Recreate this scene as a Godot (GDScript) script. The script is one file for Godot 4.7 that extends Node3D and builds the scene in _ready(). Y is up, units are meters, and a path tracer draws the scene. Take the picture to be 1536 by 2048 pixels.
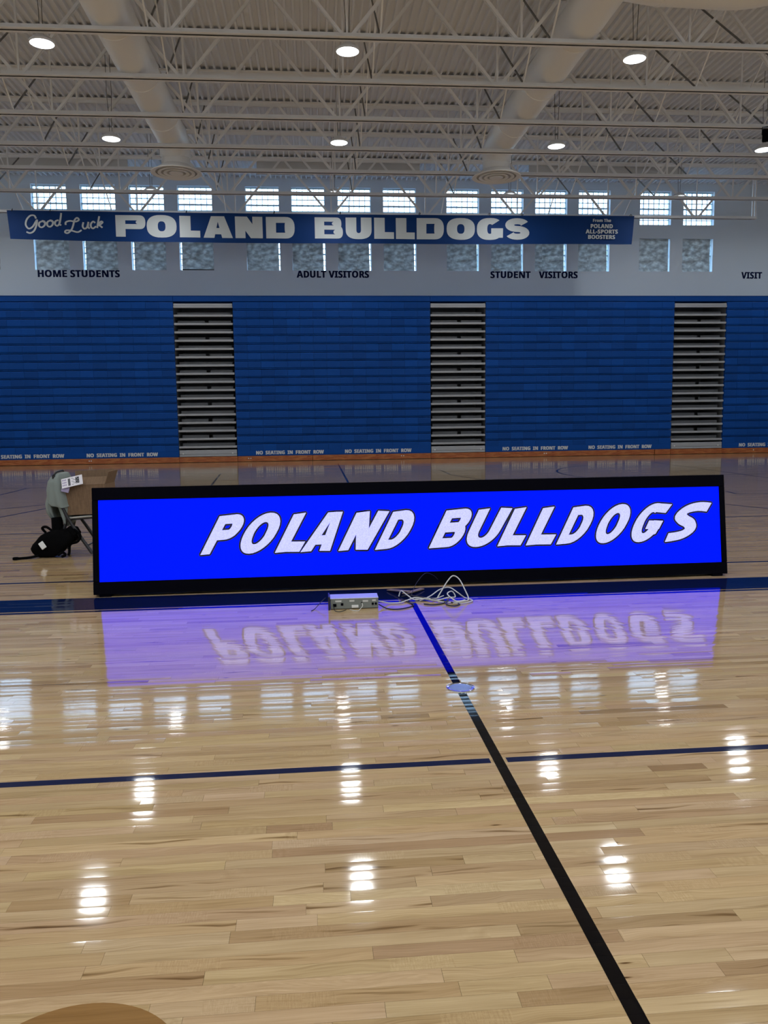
extends Node3D
# A school gymnasium seen from its floor: glossy maple court, long LED display, folded blue bleachers, clerestory windows.

const CAM_H := 1.55
const FOCAL := 1600.0          # pixels of the 1536 x 2048 frame
const YAW := 4.945
const PITCH := 6.788
const ROLL := -0.7284
const CX := 0.8                # the court's centre line
const BLEACHER_Z := -29.23
const WALL_Z := -31.6
const DECK_Y := 10.5
const CHORD_Y := 8.6
const ROW := 0.295

var rng := RandomNumberGenerator.new()
var mats := {}
var used_names := {}


# ------------------------------------------------------------------ mesh builder
class MB:
	var v := PackedVector3Array()
	var n := PackedVector3Array()
	var uv := PackedVector2Array()
	var c := PackedColorArray()
	var ix := PackedInt32Array()
	var col := Color.WHITE

	func vert(p: Vector3, q: Vector3, t := Vector2.ZERO) -> int:
		v.append(p); n.append(q); uv.append(t); c.append(col)
		return v.size() - 1

	func face(a: int, b: int, d: int) -> void:
		var g := (v[b] - v[a]).cross(v[d] - v[a])
		if g.dot(n[a] + n[b] + n[d]) > 0.0:
			ix.append(a); ix.append(d); ix.append(b)
		else:
			ix.append(a); ix.append(b); ix.append(d)

	func tri(a: Vector3, b: Vector3, d: Vector3, q: Vector3) -> void:
		var i := vert(a, q)
		vert(b, q); vert(d, q)
		face(i, i + 1, i + 2)

	# flat quad; q is the outward normal (any length, used for its side only)
	func quad(a: Vector3, b: Vector3, d: Vector3, e: Vector3, q: Vector3, t := []) -> void:
		var g := (d - a).cross(e - b).normalized()
		if g.dot(q) < 0.0:
			g = -g
		var i := vert(a, g, t[0] if t else Vector2(0, 0))
		vert(b, g, t[1] if t else Vector2(1, 0)); vert(d, g, t[2] if t else Vector2(1, 1)); vert(e, g, t[3] if t else Vector2(0, 1))
		face(i, i + 1, i + 2); face(i, i + 2, i + 3)

	func box(lo: Vector3, hi: Vector3) -> void:
		obox(Transform3D(Basis(), (lo + hi) / 2), (hi - lo).abs())

	func obox(t: Transform3D, s: Vector3) -> void:
		var h := s / 2
		for k in 3:
			var a := Vector3.ZERO; var b := Vector3.ZERO; var d := Vector3.ZERO
			a[k] = h[k]; b[(k + 1) % 3] = h[(k + 1) % 3]; d[(k + 2) % 3] = h[(k + 2) % 3]
			for sg in [-1.0, 1.0]:
				var o: Vector3 = a * sg
				quad(t * (o - b - d), t * (o + b - d), t * (o + b + d), t * (o - b + d), t.basis * o)

	# box with chamfered edges
	func cbox(t: Transform3D, s: Vector3, ch: float) -> void:
		var h := s / 2
		ch = minf(ch, minf(h.x, minf(h.y, h.z)) * 0.9)
		for k in 3:
			var i := (k + 1) % 3; var j := (k + 2) % 3
			for sg in [-1.0, 1.0]:
				var ps := []
				for q in [[-1, -1], [1, -1], [1, 1], [-1, 1]]:
					var p := Vector3.ZERO
					p[k] = h[k] * sg; p[i] = (h[i] - ch) * q[0]; p[j] = (h[j] - ch) * q[1]
					ps.append(t * p)
				var nn := Vector3.ZERO; nn[k] = sg
				quad(ps[0], ps[1], ps[2], ps[3], t.basis * nn)
			for si in [-1.0, 1.0]:
				for sj in [-1.0, 1.0]:
					var ps := []
					for q in [[0, -1], [0, 1], [1, 1], [1, -1]]:
						var p := Vector3.ZERO
						p[k] = (h[k] - ch) * q[1]
						p[i] = (h[i] - (ch if q[0] else 0.0)) * si
						p[j] = (h[j] - (0.0 if q[0] else ch)) * sj
						ps.append(t * p)
					var nn := Vector3.ZERO; nn[i] = si; nn[j] = sj
					quad(ps[0], ps[1], ps[2], ps[3], t.basis * nn)
		for sx in [-1.0, 1.0]:
			for sy in [-1.0, 1.0]:
				for sz in [-1.0, 1.0]:
					var a := Vector3((h.x) * sx, (h.y - ch) * sy, (h.z - ch) * sz)
					var b := Vector3((h.x - ch) * sx, (h.y) * sy, (h.z - ch) * sz)
					var d := Vector3((h.x - ch) * sx, (h.y - ch) * sy, (h.z) * sz)
					tri(t * a, t * b, t * d, (t.basis * Vector3(sx, sy, sz)).normalized())

	# straight bar of rectangular section between two points
	func bar(a: Vector3, b: Vector3, w: float, h: float, side := Vector3(0, 0, 1)) -> void:
		var d := (b - a).normalized()
		var s := (side - d * side.dot(d)).normalized()
		obox(Transform3D(Basis(d, s.cross(d), s), (a + b) / 2), Vector3(a.distance_to(b), h, w))

	func tube(path: Array, r: float, sides := 8, caps := true, rend := -1.0) -> void:
		var m := path.size()
		var ref := Vector3(0.3, 1, 0.2).normalized()
		var first := -1
		for i in m:
			var d: Vector3 = (path[mini(i + 1, m - 1)] - path[maxi(i - 1, 0)]).normalized()
			if absf(d.dot(ref)) > 0.97:
				ref = Vector3(1, 0.1, 0).normalized()
			var a := (ref - d * ref.dot(d)).normalized()
			var b := d.cross(a)
			ref = a
			var rr := r if rend < 0.0 else lerpf(r, rend, float(i) / (m - 1))
			for k in sides + 1:
				var f := TAU * k / sides
				var o := a * cos(f) + b * sin(f)
				var id := vert(path[i] + o * rr, o, Vector2(float(k) / sides, i))
				if first < 0:
					first = id
			if i > 0:
				for k in sides:
					var p := first + (i - 1) * (sides + 1) + k
					var q := p + sides + 1
					face(p, p + 1, q + 1); face(p, q + 1, q)
		if caps:
			for e in [0, m - 1]:
				var d: Vector3 = (path[0] - path[1]).normalized() if e == 0 else (path[m - 1] - path[m - 2]).normalized()
				var ce := vert(path[e], d)
				var ids := []
				for k in sides + 1:
					ids.append(vert(v[first + e * (sides + 1) + k], d))
				for k in sides:
					face(ce, ids[k], ids[k + 1])

	# profile: array of Vector2(radius, y), turned round y through t
	func lathe(profile: Array, sides: int, t := Transform3D.IDENTITY) -> void:
		for i in profile.size() - 1:
			var p: Vector2 = profile[i]; var q: Vector2 = profile[i + 1]
			var e := q - p
			if e.length() < 1e-6:
				continue
			var nn := Vector2(e.y, -e.x).normalized()
			for k in sides:
				var ids := []
				for w in [[p, k], [q, k], [q, k + 1], [p, k + 1]]:
					var f: float = TAU * w[1] / sides
					var pt: Vector2 = w[0]
					ids.append(vert(t * Vector3(pt.x * cos(f), pt.y, pt.x * sin(f)), (t.basis * Vector3(nn.x * cos(f), nn.y, nn.x * sin(f))).normalized()))
				face(ids[0], ids[1], ids[2]); face(ids[0], ids[2], ids[3])

	# a profile in (y, z) carried along x from x0 to x1, with end caps (convex profiles)
	func extrude_x(profile: Array, x0: float, x1: float) -> void:
		var mid := Vector2.ZERO
		for p in profile: mid += p
		mid /= profile.size()
		for i in profile.size():
			var p: Vector2 = profile[i]; var q: Vector2 = profile[(i + 1) % profile.size()]
			var o := (p + q) / 2 - mid
			var e := q - p
			var nn := Vector2(e.y, -e.x)
			if nn.dot(o) < 0: nn = -nn
			quad(Vector3(x0, p.x, p.y), Vector3(x1, p.x, p.y), Vector3(x1, q.x, q.y), Vector3(x0, q.x, q.y), Vector3(0, nn.x, nn.y))
		for x in [x0, x1]:
			var s := -1.0 if x == x0 else 1.0
			for i in range(1, profile.size() - 1):
				tri(Vector3(x, profile[0].x, profile[0].y), Vector3(x, profile[i].x, profile[i].y), Vector3(x, profile[i + 1].x, profile[i + 1].y), Vector3(s, 0, 0))

	# smooth grid of points [i][j]
	func grid(g: Array, close_j := false, flip := false) -> void:
		var a := g.size(); var b: int = g[0].size()
		var first := v.size()
		for i in a:
			for j in b:
				var jl := (j - 1 + b) % b if close_j else maxi(j - 1, 0)
				var jr := (j + 1) % b if close_j else mini(j + 1, b - 1)
				var du: Vector3 = g[mini(i + 1, a - 1)][j] - g[maxi(i - 1, 0)][j]
				var dv: Vector3 = g[i][jr] - g[i][jl]
				var nn := du.cross(dv).normalized()
				if nn.length() < 0.5:
					nn = Vector3.UP
				vert(g[i][j], -nn if flip else nn, Vector2(float(i) / (a - 1), float(j) / b))
		for i in a - 1:
			for j in (b if close_j else b - 1):
				var p := first + i * b + j; var q := first + i * b + (j + 1) % b
				face(p, q, q + b); face(p, q + b, p + b)

	func mesh() -> ArrayMesh:
		var arr := []
		arr.resize(Mesh.ARRAY_MAX)
		arr[Mesh.ARRAY_VERTEX] = v; arr[Mesh.ARRAY_NORMAL] = n; arr[Mesh.ARRAY_TEX_UV] = uv; arr[Mesh.ARRAY_COLOR] = c; arr[Mesh.ARRAY_INDEX] = ix
		var m := ArrayMesh.new()
		m.add_surface_from_arrays(Mesh.PRIMITIVE_TRIANGLES, arr)
		return m


# ------------------------------------------------------------------ node helpers
func lin(r: float, g: float, b: float, a := 1.0) -> Color:
	var q := Color(r, g, b).linear_to_srgb()
	q.a = a
	return q

func mat(called: String, color: Color, rough := 0.6, metal := 0.0) -> StandardMaterial3D:
	if mats.has(called):
		return mats[called]
	var m := StandardMaterial3D.new()
	m.resource_name = called
	m.albedo_color = color
	m.roughness = rough
	m.metallic = metal
	mats[called] = m
	return m

func numbered(called: String) -> String:
	used_names[called] = used_names.get(called, 0) + 1
	return called if used_names[called] == 1 else "%s_%03d" % [called, used_names[called] - 1]

func put(called: String, m: Mesh, material: Material, parent: Node = null) -> MeshInstance3D:
	var o := MeshInstance3D.new()
	o.mesh = m
	o.material_override = material
	o.cast_shadow = GeometryInstance3D.SHADOW_CASTING_SETTING_ON
	if parent == null:
		o.name = numbered(called)
		add_child(o)
	else:
		o.name = called
		parent.add_child(o, true)
	return o

func thing(called: String, label: String, category: String, at := Vector3.ZERO, group := "") -> Node3D:
	var o := Node3D.new()
	o.name = numbered(called)
	add_child(o)
	o.position = at
	tag(o, label, category, group)
	return o

func tag(o: Node, label: String, category := "", group := "") -> void:
	if label: o.set_meta("label", label)
	if category: o.set_meta("category", category)
	if group: o.set_meta("group", group)

func struct(called: String, m: Mesh, material: Material) -> MeshInstance3D:
	var o := put(called, m, material)
	o.set_meta("kind", "structure")
	return o

func text_mesh(words: String, height: float, bold: float) -> ArrayMesh:
	var f := SystemFont.new()
	f.font_names = PackedStringArray(["Droid Sans"])
	f.font_weight = 700
	var t := TextMesh.new()
	t.font = f
	t.text = words
	t.font_size = 64
	t.pixel_size = height / (64.0 * 0.714)
	t.depth = 0.004
	t.curve_step = 1.0
	var arr := t.get_mesh_arrays()
	var b := MB.new()
	var vs: PackedVector3Array = arr[Mesh.ARRAY_VERTEX]; var ns: PackedVector3Array = arr[Mesh.ARRAY_NORMAL]; var ids: PackedInt32Array = arr[Mesh.ARRAY_INDEX]
	# a heavier face: the outline struck several times, a little apart
	for q in [Vector3(-1, -0.6, 0), Vector3(1, -0.6, 0), Vector3(1, 0.6, 0.00004), Vector3(-1, 0.6, 0.00004), Vector3(0, 0, 0.00008)]:
		var first := b.v.size()
		for i in vs.size():
			b.vert(vs[i] + Vector3(q.x, q.y, 0) * bold * height + Vector3(0, 0, q.z), ns[i])
		for i in range(0, ids.size(), 3):
			b.face(first + ids[i], first + ids[i + 1], first + ids[i + 2])
	return b.mesh()

# puts flat lettering so that it spans from x0 to x1 with its foot at y0
func letter_line(called: String, words: String, x0: float, x1: float, y0: float, height: float, z: float, material: Material, parent: Node, label: String, bold := 0.03) -> void:
	var t := text_mesh(words, height, bold)
	var o := put(called, t, material, parent)
	var b := t.get_aabb()
	var s := (x1 - x0) / b.size.x
	o.scale = Vector3(s, height / b.size.y, 1)
	o.position = Vector3(x0 - b.position.x * s, y0 - b.position.y * height / b.size.y, z)
	if label: o.set_meta("label", label)


# ------------------------------------------------------------------ letter shapes (box w x 1, as lists of quads)
func el(cx: float, cy: float, rx: float, ry: float, a0: float, a1: float, k: int, p := 2.3) -> Array:
	var out := []
	for i in k + 1:
		var f := deg_to_rad(lerpf(a0, a1, float(i) / k))
		out.append(Vector2(cx + rx * signf(cos(f)) * pow(absf(cos(f)), 2.0 / p), cy + ry * signf(sin(f)) * pow(absf(sin(f)), 2.0 / p)))
	return out

func band(q: Array, a: Array, b: Array, closed := false) -> void:
	for i in (a.size() if closed else a.size() - 1):
		var j := (i + 1) % a.size()
		q.append([a[i], a[j], b[j], b[i]])

func rect(q: Array, x0: float, y0: float, x1: float, y1: float) -> void:
	q.append([Vector2(x0, y0), Vector2(x1, y0), Vector2(x1, y1), Vector2(x0, y1)])

func bowl(q: Array, w: float, y0: float, y1: float, sx: float, sy: float, p: float) -> void:
	var cy := (y0 + y1) / 2; var ry := (y1 - y0) / 2; var x := w - minf(ry * 0.9, w * 0.55)
	var xi := maxf(x, sx + 0.02)
	var a := [Vector2(0, y1)] + el(x, cy, w - x, ry, 90, -90, 14, p) + [Vector2(0, y0)]
	var b := [Vector2(sx, y1 - sy)] + el(xi, cy, w - sx - xi, ry - sy, 90, -90, 14, p) + [Vector2(sx, y0 + sy)]
	band(q, a, b, true)

func stroke(q: Array, path: Array, sx: float, sy: float) -> void:
	var a := []; var b := []
	for i in path.size():
		var d: Vector2 = (path[mini(i + 1, path.size() - 1)] - path[maxi(i - 1, 0)]).normalized()
		var nn := Vector2(-d.y, d.x)
		var o := Vector2(nn.x * sx / 2, nn.y * sy / 2)
		a.append(path[i] + o); b.append(path[i] - o)
	band(q, a, b)

func glyph(ch: String, w: float, sx: float, sy: float, p := 2.3) -> Array:
	var q := []
	match ch:
		"O": band(q, el(w / 2, 0.5, w / 2, 0.52, 0, 360, 32, p), el(w / 2, 0.5, w / 2 - sx, 0.52 - sy, 0, 360, 32, p))
		"D": bowl(q, w, 0, 1, sx, sy, p)
		"P":
			bowl(q, w, 0.36, 1, sx, sy, p)
			rect(q, 0, 0, sx, 0.37)
		"B":
			bowl(q, w * 0.95, 0.52 - sy / 2, 1, sx, sy, p)
			bowl(q, w, 0, 0.52 + sy / 2, sx, sy, p)
		"U":
			band(q, [Vector2(0, 1)] + el(w / 2, 0.42, w / 2, 0.44, 180, 360, 18, p) + [Vector2(w, 1)], [Vector2(sx, 1)] + el(w / 2, 0.42, w / 2 - sx, 0.44 - sy, 180, 360, 18, p) + [Vector2(w - sx, 1)])
		"L":
			rect(q, 0, 0, sx, 1)
			rect(q, sx, 0, w, sy * 1.1)
		"A":
			q.append([Vector2(0, 0), Vector2(sx * 0.98, 0), Vector2(w / 2 + sx * 0.12, 1), Vector2(w / 2 - sx * 0.6, 1)])
			q.append([Vector2(w, 0), Vector2(w - sx * 0.98, 0), Vector2(w / 2 - sx * 0.12, 1), Vector2(w / 2 + sx * 0.6, 1)])
			q.append([Vector2(w * 0.22, 0.17), Vector2(w * 0.78, 0.17), Vector2(w * 0.7, 0.17 + sy), Vector2(w * 0.3, 0.17 + sy)])
		"N":
			rect(q, 0, 0, sx * 0.92, 1)
			rect(q, w - sx * 0.92, 0, w, 1)
			q.append([Vector2(0, 1), Vector2(sx * 1.1, 1), Vector2(w, 0), Vector2(w - sx * 1.1, 0)])
		"G":
			band(q, el(w / 2, 0.5, w / 2, 0.52, 48, 352, 30, p), el(w / 2, 0.5, w / 2 - sx, 0.52 - sy, 48, 352, 30, p))
			rect(q, w * 0.55, 0.53 - sy, w, 0.53)
			rect(q, w - sx * 0.9, 0.08, w, 0.53)
		"s":
			stroke(q, smooth([Vector2(w * 1.08, 0.90), Vector2(w * 0.72, 0.90), Vector2(w * 0.34, 0.84), Vector2(w * 0.17, 0.70), Vector2(w * 0.36, 0.56), Vector2(w * 0.66, 0.45), Vector2(w * 0.80, 0.30), Vector2(w * 0.62, 0.16), Vector2(w * 0.32, 0.11), Vector2(w * 0.02, 0.10)], 5), sx, sy)
		"g":
			band(q, el(w / 2, 0.5, w / 2, 0.52, 62, 345, 30, p), el(w / 2, 0.5, w / 2 - sx, 0.52 - sy, 62, 345, 30, p))
			q.append([Vector2(w * 0.60, 1.01), Vector2(w * 1.0, 1.0), Vector2(w * 0.94, 0.76), Vector2(w * 0.56, 0.78)])
			rect(q, w * 0.50, 0.55 - sy * 0.9, w, 0.55)
			q.append([Vector2(w - sx * 0.95, 0.12), Vector2(w * 0.97, 0.2), Vector2(w, 0.55), Vector2(w - sx * 0.95, 0.55)])
		"S":
			var r := (1.04 - sy) / 4
			var path := el(w / 2, 1.02 - sy / 2 - r, w / 2 - sx / 2, r, 18, 268, 18, 2.2)
			var low := el(w / 2, -0.02 + sy / 2 + r, w / 2 - sx / 2, r, 88, -162, 18, 2.2)
			stroke(q, path + low, sx, sy)
	return q

# quads of a letter -> a slab of the given thickness facing +z; f maps letter space to metres
func slab(b: MB, quads: Array, f: Callable, z0: float, z1: float) -> void:
	for q in quads:
		var ps := []
		for p in q: ps.append(f.call(p))
		b.quad(Vector3(ps[0].x, ps[0].y, z1), Vector3(ps[1].x, ps[1].y, z1), Vector3(ps[2].x, ps[2].y, z1), Vector3(ps[3].x, ps[3].y, z1), Vector3(0, 0, 1))
		if z1 - z0 > 0.0009:
			var mid: Vector2 = (ps[0] + ps[1] + ps[2] + ps[3]) / 4
			for i in 4:
				var a: Vector2 = ps[i]; var d: Vector2 = ps[(i + 1) % 4]
				var o := (a + d) / 2 - mid
				b.quad(Vector3(a.x, a.y, z0), Vector3(d.x, d.y, z0), Vector3(d.x, d.y, z1), Vector3(a.x, a.y, z1), Vector3(o.x, o.y, 0))

func smooth(pts: Array, steps := 8) -> Array:
	var out := []
	for i in pts.size() - 1:
		var p0 = pts[maxi(i - 1, 0)]; var p1 = pts[i]; var p2 = pts[i + 1]; var p3 = pts[mini(i + 2, pts.size() - 1)]
		for s in steps:
			out.append(p1.cubic_interpolate(p2, p0, p3, float(s) / steps))
	out.append(pts[-1])
	return out


# ------------------------------------------------------------------ camera
func camera_basis() -> Basis:
	var y := deg_to_rad(YAW); var p := deg_to_rad(PITCH); var r := deg_to_rad(ROLL)
	var f := Vector3(sin(y), 0, -cos(y)); var rt := Vector3(cos(y), 0, sin(y)); var up := Vector3.UP
	var f2 := f * cos(p) - up * sin(p); var u2 := up * cos(p) + f * sin(p)
	return Basis(rt * cos(r) + u2 * sin(r), u2 * cos(r) - rt * sin(r), -f2)


func _ready() -> void:
	rng.seed = 20240611
	var cam := Camera3D.new()
	cam.name = "camera"
	add_child(cam)
	cam.transform = Transform3D(camera_basis(), Vector3(0, CAM_H, 0))
	cam.fov = rad_to_deg(2.0 * atan(1024.0 / FOCAL))
	cam.near = 0.05
	cam.far = 200.0
	cam.current = true

	var sky_mat := ProceduralSkyMaterial.new()
	sky_mat.sky_top_color = Color(0.62, 0.78, 0.95)
	sky_mat.sky_horizon_color = Color(0.84, 0.94, 1.0)
	sky_mat.ground_horizon_color = Color(0.72, 0.78, 0.8)
	sky_mat.ground_bottom_color = Color(0.35, 0.38, 0.36)
	sky_mat.sky_energy_multiplier = 3.0
	sky_mat.ground_energy_multiplier = 2.0
	var sky := Sky.new()
	sky.sky_material = sky_mat
	var env := Environment.new()
	env.background_mode = Environment.BG_SKY
	env.sky = sky
	env.tonemap_mode = Environment.TONE_MAPPER_LINEAR
	env.tonemap_exposure = 1.0
	env.sdfgi_enabled = true
	env.ssao_enabled = true
	env.ssil_enabled = true
	var we := WorldEnvironment.new()
	we.name = "environment"
	we.environment = env
	add_child(we)

	make_materials()
	build_lamps()
	build_floor()
	build_walls()
	build_ceiling()
	build_joists()
	build_ducts()
	build_bleachers()
	build_display()
	build_banner()
	build_chair_corner()
	build_floor_gear()


# ------------------------------------------------------------------ materials
func make_materials() -> void:
	mat("white_paint", lin(0.74, 0.75, 0.77), 0.55)
	mat("deck_paint", lin(0.86, 0.87, 0.90), 0.6)
	mat("steel_paint", lin(0.85, 0.85, 0.86), 0.45)
	mat("rod_steel", lin(0.16, 0.155, 0.15), 0.5)
	mat("duct_paint", lin(0.86, 0.85, 0.84), 0.5)
	mat("wall_paint", lin(0.74, 0.82, 0.90), 0.7)
	mat("panel_grey", lin(0.66, 0.65, 0.64), 0.8)
	var mo := mat("mortar", lin(0.55, 0.68, 0.76), 0.8)
	mo.backlight_enabled = true
	mo.backlight = Color(0.5, 0.5, 0.5)
	var gb := mat("glass_block", lin(0.75, 0.88, 0.92, 0.22), 0.08)
	gb.transparency = BaseMaterial3D.TRANSPARENCY_ALPHA
	for k in 5:
		var f: float = [1.0, 0.87, 1.13, 0.94, 1.06][k]
		mat("seat_blue_%d" % k, lin(0.003 * f, 0.062 * f, 0.31 * f), 0.5).metallic_specular = 0.25
	mat("rail_blue", lin(0.003, 0.055, 0.27), 0.5).metallic_specular = 0.25
	mat("frame_steel", lin(0.22, 0.22, 0.23), 0.7)
	mat("nosing_grey", lin(0.36, 0.37, 0.40), 0.4, 0.2)
	mat("riser_grey", lin(0.15, 0.155, 0.17), 0.5)
	mat("lettering_white", lin(0.62, 0.64, 0.66), 0.6)
	mat("lettering_navy", lin(0.008, 0.014, 0.06), 0.7).metallic_specular = 0.2
	mat("line_black", lin(0.002, 0.002, 0.003), 0.06).metallic_specular = 0.3
	mat("line_navy", lin(0.003, 0.008, 0.045), 0.06).metallic_specular = 0.42
	mat("frame_black", lin(0.0015, 0.0015, 0.004), 0.4).metallic_specular = 0.12
	mat("banner_blue", lin(0.003, 0.036, 0.165), 0.6).metallic_specular = 0.3
	mat("banner_print", lin(0.60, 0.64, 0.66), 0.6)
	mat("chrome", lin(0.72, 0.73, 0.75), 0.12, 1.0)
	mat("dark_metal", lin(0.035, 0.035, 0.04), 0.4, 0.6)
	mat("black_fabric", lin(0.0025, 0.0025, 0.003), 0.9).metallic_specular = 0.15
	mat("white_cable", lin(0.55, 0.55, 0.53), 0.5)
	mat("black_cable", lin(0.01, 0.01, 0.01), 0.5)
	mat("white_plastic", lin(0.7, 0.7, 0.7), 0.45)
	mat("wire", lin(0.05, 0.05, 0.05), 0.6)

	# skirt board along the bleachers: varnished pine
	var im := Image.create(512, 64, false, Image.FORMAT_RGB8)
	var nz := FastNoiseLite.new()
	nz.seed = 5
	nz.frequency = 0.03
	for y in 64:
		for x in 512:
			var g := 0.82 + 0.22 * nz.get_noise_2d(x * 0.35, y * 4.0) + 0.08 * nz.get_noise_2d(x * 2.0, y * 18.0)
			im.set_pixel(x, y, Color(g, g * g, g * g * g))
	var kb := mat("skirt_wood", lin(0.58, 0.25, 0.085), 0.4)
	kb.albedo_texture = ImageTexture.create_from_image(im)
	kb.uv1_triplanar = true
	kb.uv1_scale = Vector3(0.4, 3.0, 0.4)

	# mottled film of the lower window shades
	var fm := Image.create(256, 256, false, Image.FORMAT_RGB8)
	var n2 := FastNoiseLite.new()
	n2.seed = 11
	n2.frequency = 0.03
	n2.fractal_octaves = 4
	for y in 256:
		for x in 256:
			var g := clampf(0.86 + 0.24 * n2.get_noise_2d(x * 0.7, y * 1.1), 0.4, 1.0)
			fm.set_pixel(x, y, Color(g, g, g))
	var sh := mat("shade_film", lin(0.84, 0.87, 0.86), 0.8)
	sh.albedo_texture = ImageTexture.create_from_image(fm)
	sh.uv1_triplanar = true
	sh.uv1_world_triplanar = true
	sh.uv1_scale = Vector3(0.55, 0.55, 0.55)
	sh.backlight_enabled = true
	sh.backlight = Color(0.80, 0.80, 0.80)

	# cardboard
	var cm := Image.create(128, 128, false, Image.FORMAT_RGB8)
	for y in 128:
		for x in 128:
			var g := 0.93 + 0.12 * n2.get_noise_2d(x * 6.0, y * 0.6) + 0.05 * n2.get_noise_2d(x * 3, y * 3)
			cm.set_pixel(x, y, Color(g, g, g))
	var cb := mat("cardboard", lin(0.19, 0.115, 0.065), 0.85)
	cb.albedo_texture = ImageTexture.create_from_image(cm)
	cb.uv1_triplanar = true
	cb.uv1_scale = Vector3(2, 2, 2)
	mat("jacket", lin(0.20, 0.235, 0.225), 0.9)

	# maple: sixteen strips of grain, one row each
	var wm := Image.create(1024, 1024, false, Image.FORMAT_RGB8)
	var wr := RandomNumberGenerator.new()
	wr.seed = 77
	var wn := FastNoiseLite.new()
	wn.seed = 3
	wn.frequency = 0.01
	wn.fractal_octaves = 3
	for row in 16:
		var wave := wr.randf_range(0.0, 1.0)
		var figure := 1.0 if row in [3, 9, 14] else 0.0
		var streak := 1.0 if row in [2, 7, 12] else 0.25
		var knot := Vector2(wr.randf_range(150, 870), wr.randf_range(18, 46))
		var has_knot := row in [5, 10]
		for y in 64:
			for x in 1024:
				var e := minf(1.0, minf(x, 1023 - x) / 60.0)      # ends meet without a seam
				var px := float(x) + row * 2311.0
				var warp := wn.get_noise_2d(px * 0.35, y * 0.5 + row * 91.0) * e
				var yy := y + warp * 26.0 * wave
				var broad := wn.get_noise_2d(px * 0.12 * e, yy * 1.6)
				var fine := wn.get_noise_2d(px * 0.5, yy * 14.0 + 400.0)
				var ring := sin((yy + broad * 22.0) * 0.55)
				var g := 0.97 + 0.06 * broad + 0.055 * fine + 0.018 * ring * wave
				if streak > 0.0:
					var st := wn.get_noise_2d(px * 0.22 + 999.0, yy * 2.6 + 77.0)
					g -= maxf(0.0, st - 0.22) * 0.75 * streak * e
				if figure > 0.0:
					g += 0.05 * wn.get_noise_2d(px * 3.2 + 900.0 * broad, y * 0.9 + 50.0) * e
				if has_knot:
					var d := Vector2((x - knot.x) / 15.0, (y - knot.y) / 4.5).length()
					g -= 0.5 * exp(-d * d * 1.6) + 0.10 * exp(-d * 0.5) * (0.5 + 0.5 * sin(d * 4.0))
				g = clampf(g, 0.2, 1.1) * 0.92
				wm.set_pixel(x, row * 64 + y, Color(minf(1, g), minf(1, pow(g, 1.18)), minf(1, pow(g, 1.45))))
	var fl := mat("maple", Color.WHITE, 0.068)
	fl.albedo_texture = ImageTexture.create_from_image(wm)
	fl.vertex_color_use_as_albedo = true


# ------------------------------------------------------------------ lamps
const LAMP_X := [-16.2, -10.52, -4.85, 0.82, 6.49, 12.16, 17.8]
const LAMP_Z := [-27.2, -21.39, -16.25, -11.1, -5.97, -0.83, 4.3]
const LAMP_Y := 8.5
const ROW_WORDS := ["in the row by the windows", "in the farther lit row", "in the nearer lit row", "in the row above the display", "in the row before the display", "in the row over the camera", "in the row behind the camera"]
const COL_WORDS := ["at the far left end", "second from the left end", "left of the left duct", "over the centre line", "right of the right duct", "second from the right end", "at the far right end"]

func build_lamps() -> void:
	var body := MB.new()
	body.lathe([Vector2(0, 0.17), Vector2(0.05, 0.17), Vector2(0.07, 0.13), Vector2(0.16, 0.10), Vector2(0.22, 0.045), Vector2(0.235, 0.03), Vector2(0.235, 0.0), Vector2(0.215, 0.0), Vector2(0.215, 0.012), Vector2(0, 0.012)], 28)
	var bm := body.mesh()
	var lens := MB.new()
	lens.lathe([Vector2(0, 0.004), Vector2(0.214, 0.004), Vector2(0.214, 0.012), Vector2(0, 0.012)], 28)
	var lm := lens.mesh()
	var glow := mat("lamp_glow", Color(0.95, 0.97, 1), 0.4)
	glow.emission_enabled = true
	glow.emission = Color(0.95, 0.98, 1.0)
	glow.emission_energy_multiplier = 6.0
	var wires := MB.new()
	for s in [-1.0, 1.0]:
		wires.tube([Vector3(0.03 * s, 0.15, 0), Vector3(0.035 * s, 0.6, 0.02 * s), Vector3(0.06 * s, 1.1, 0), Vector3(0.05 * s, DECK_Y - LAMP_Y + 0.02, 0)], 0.006, 5)
	var wm := wires.mesh()
	for r in LAMP_Z.size():
		for k in LAMP_X.size():
			var t := thing("high_bay_lamp", "round white high bay lamp " + ROW_WORDS[r] + ", " + COL_WORDS[k], "ceiling lamp", Vector3(LAMP_X[k] * (1.03 if r == 0 else 1.0), LAMP_Y + (0.31 if r == 0 else 0.0), LAMP_Z[r]), "high bay lamps hung in rows")
			put("housing", bm, mats.white_paint, t)
			put("lens", lm, glow, t)
			put("hanging_wires", wm, mats.wire, t)
			var l := AreaLight3D.new()
			l.name = "glow"
			l.area_size = Vector2(0.38, 0.38)
			l.area_normalize_energy = true
			l.light_color = Color(0.97, 0.99, 1.0)
			l.light_energy = [4.6, 4.4, 4.2, 4.2, 5.6, 13.0, 15.5][r]
			l.area_range = 60.0
			l.shadow_enabled = true
			l.rotation_degrees = Vector3(-90, 0, 0)
			l.position = Vector3(0, -0.004, 0)
			t.add_child(l)


# ------------------------------------------------------------------ floor
const STRIP := 0.05715
const ACROSS := [0.0, 0.12, 0.5, 0.88, 1.0]      # places across a strip
const CROWN := [-1.9, -0.75, 0.0, 0.75, 1.9]      # and how far it leans there
const FX0 := -19.9
const FX1 := 21.4
const FZ0 := -31.3
const FZ1 := 8.9

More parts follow.
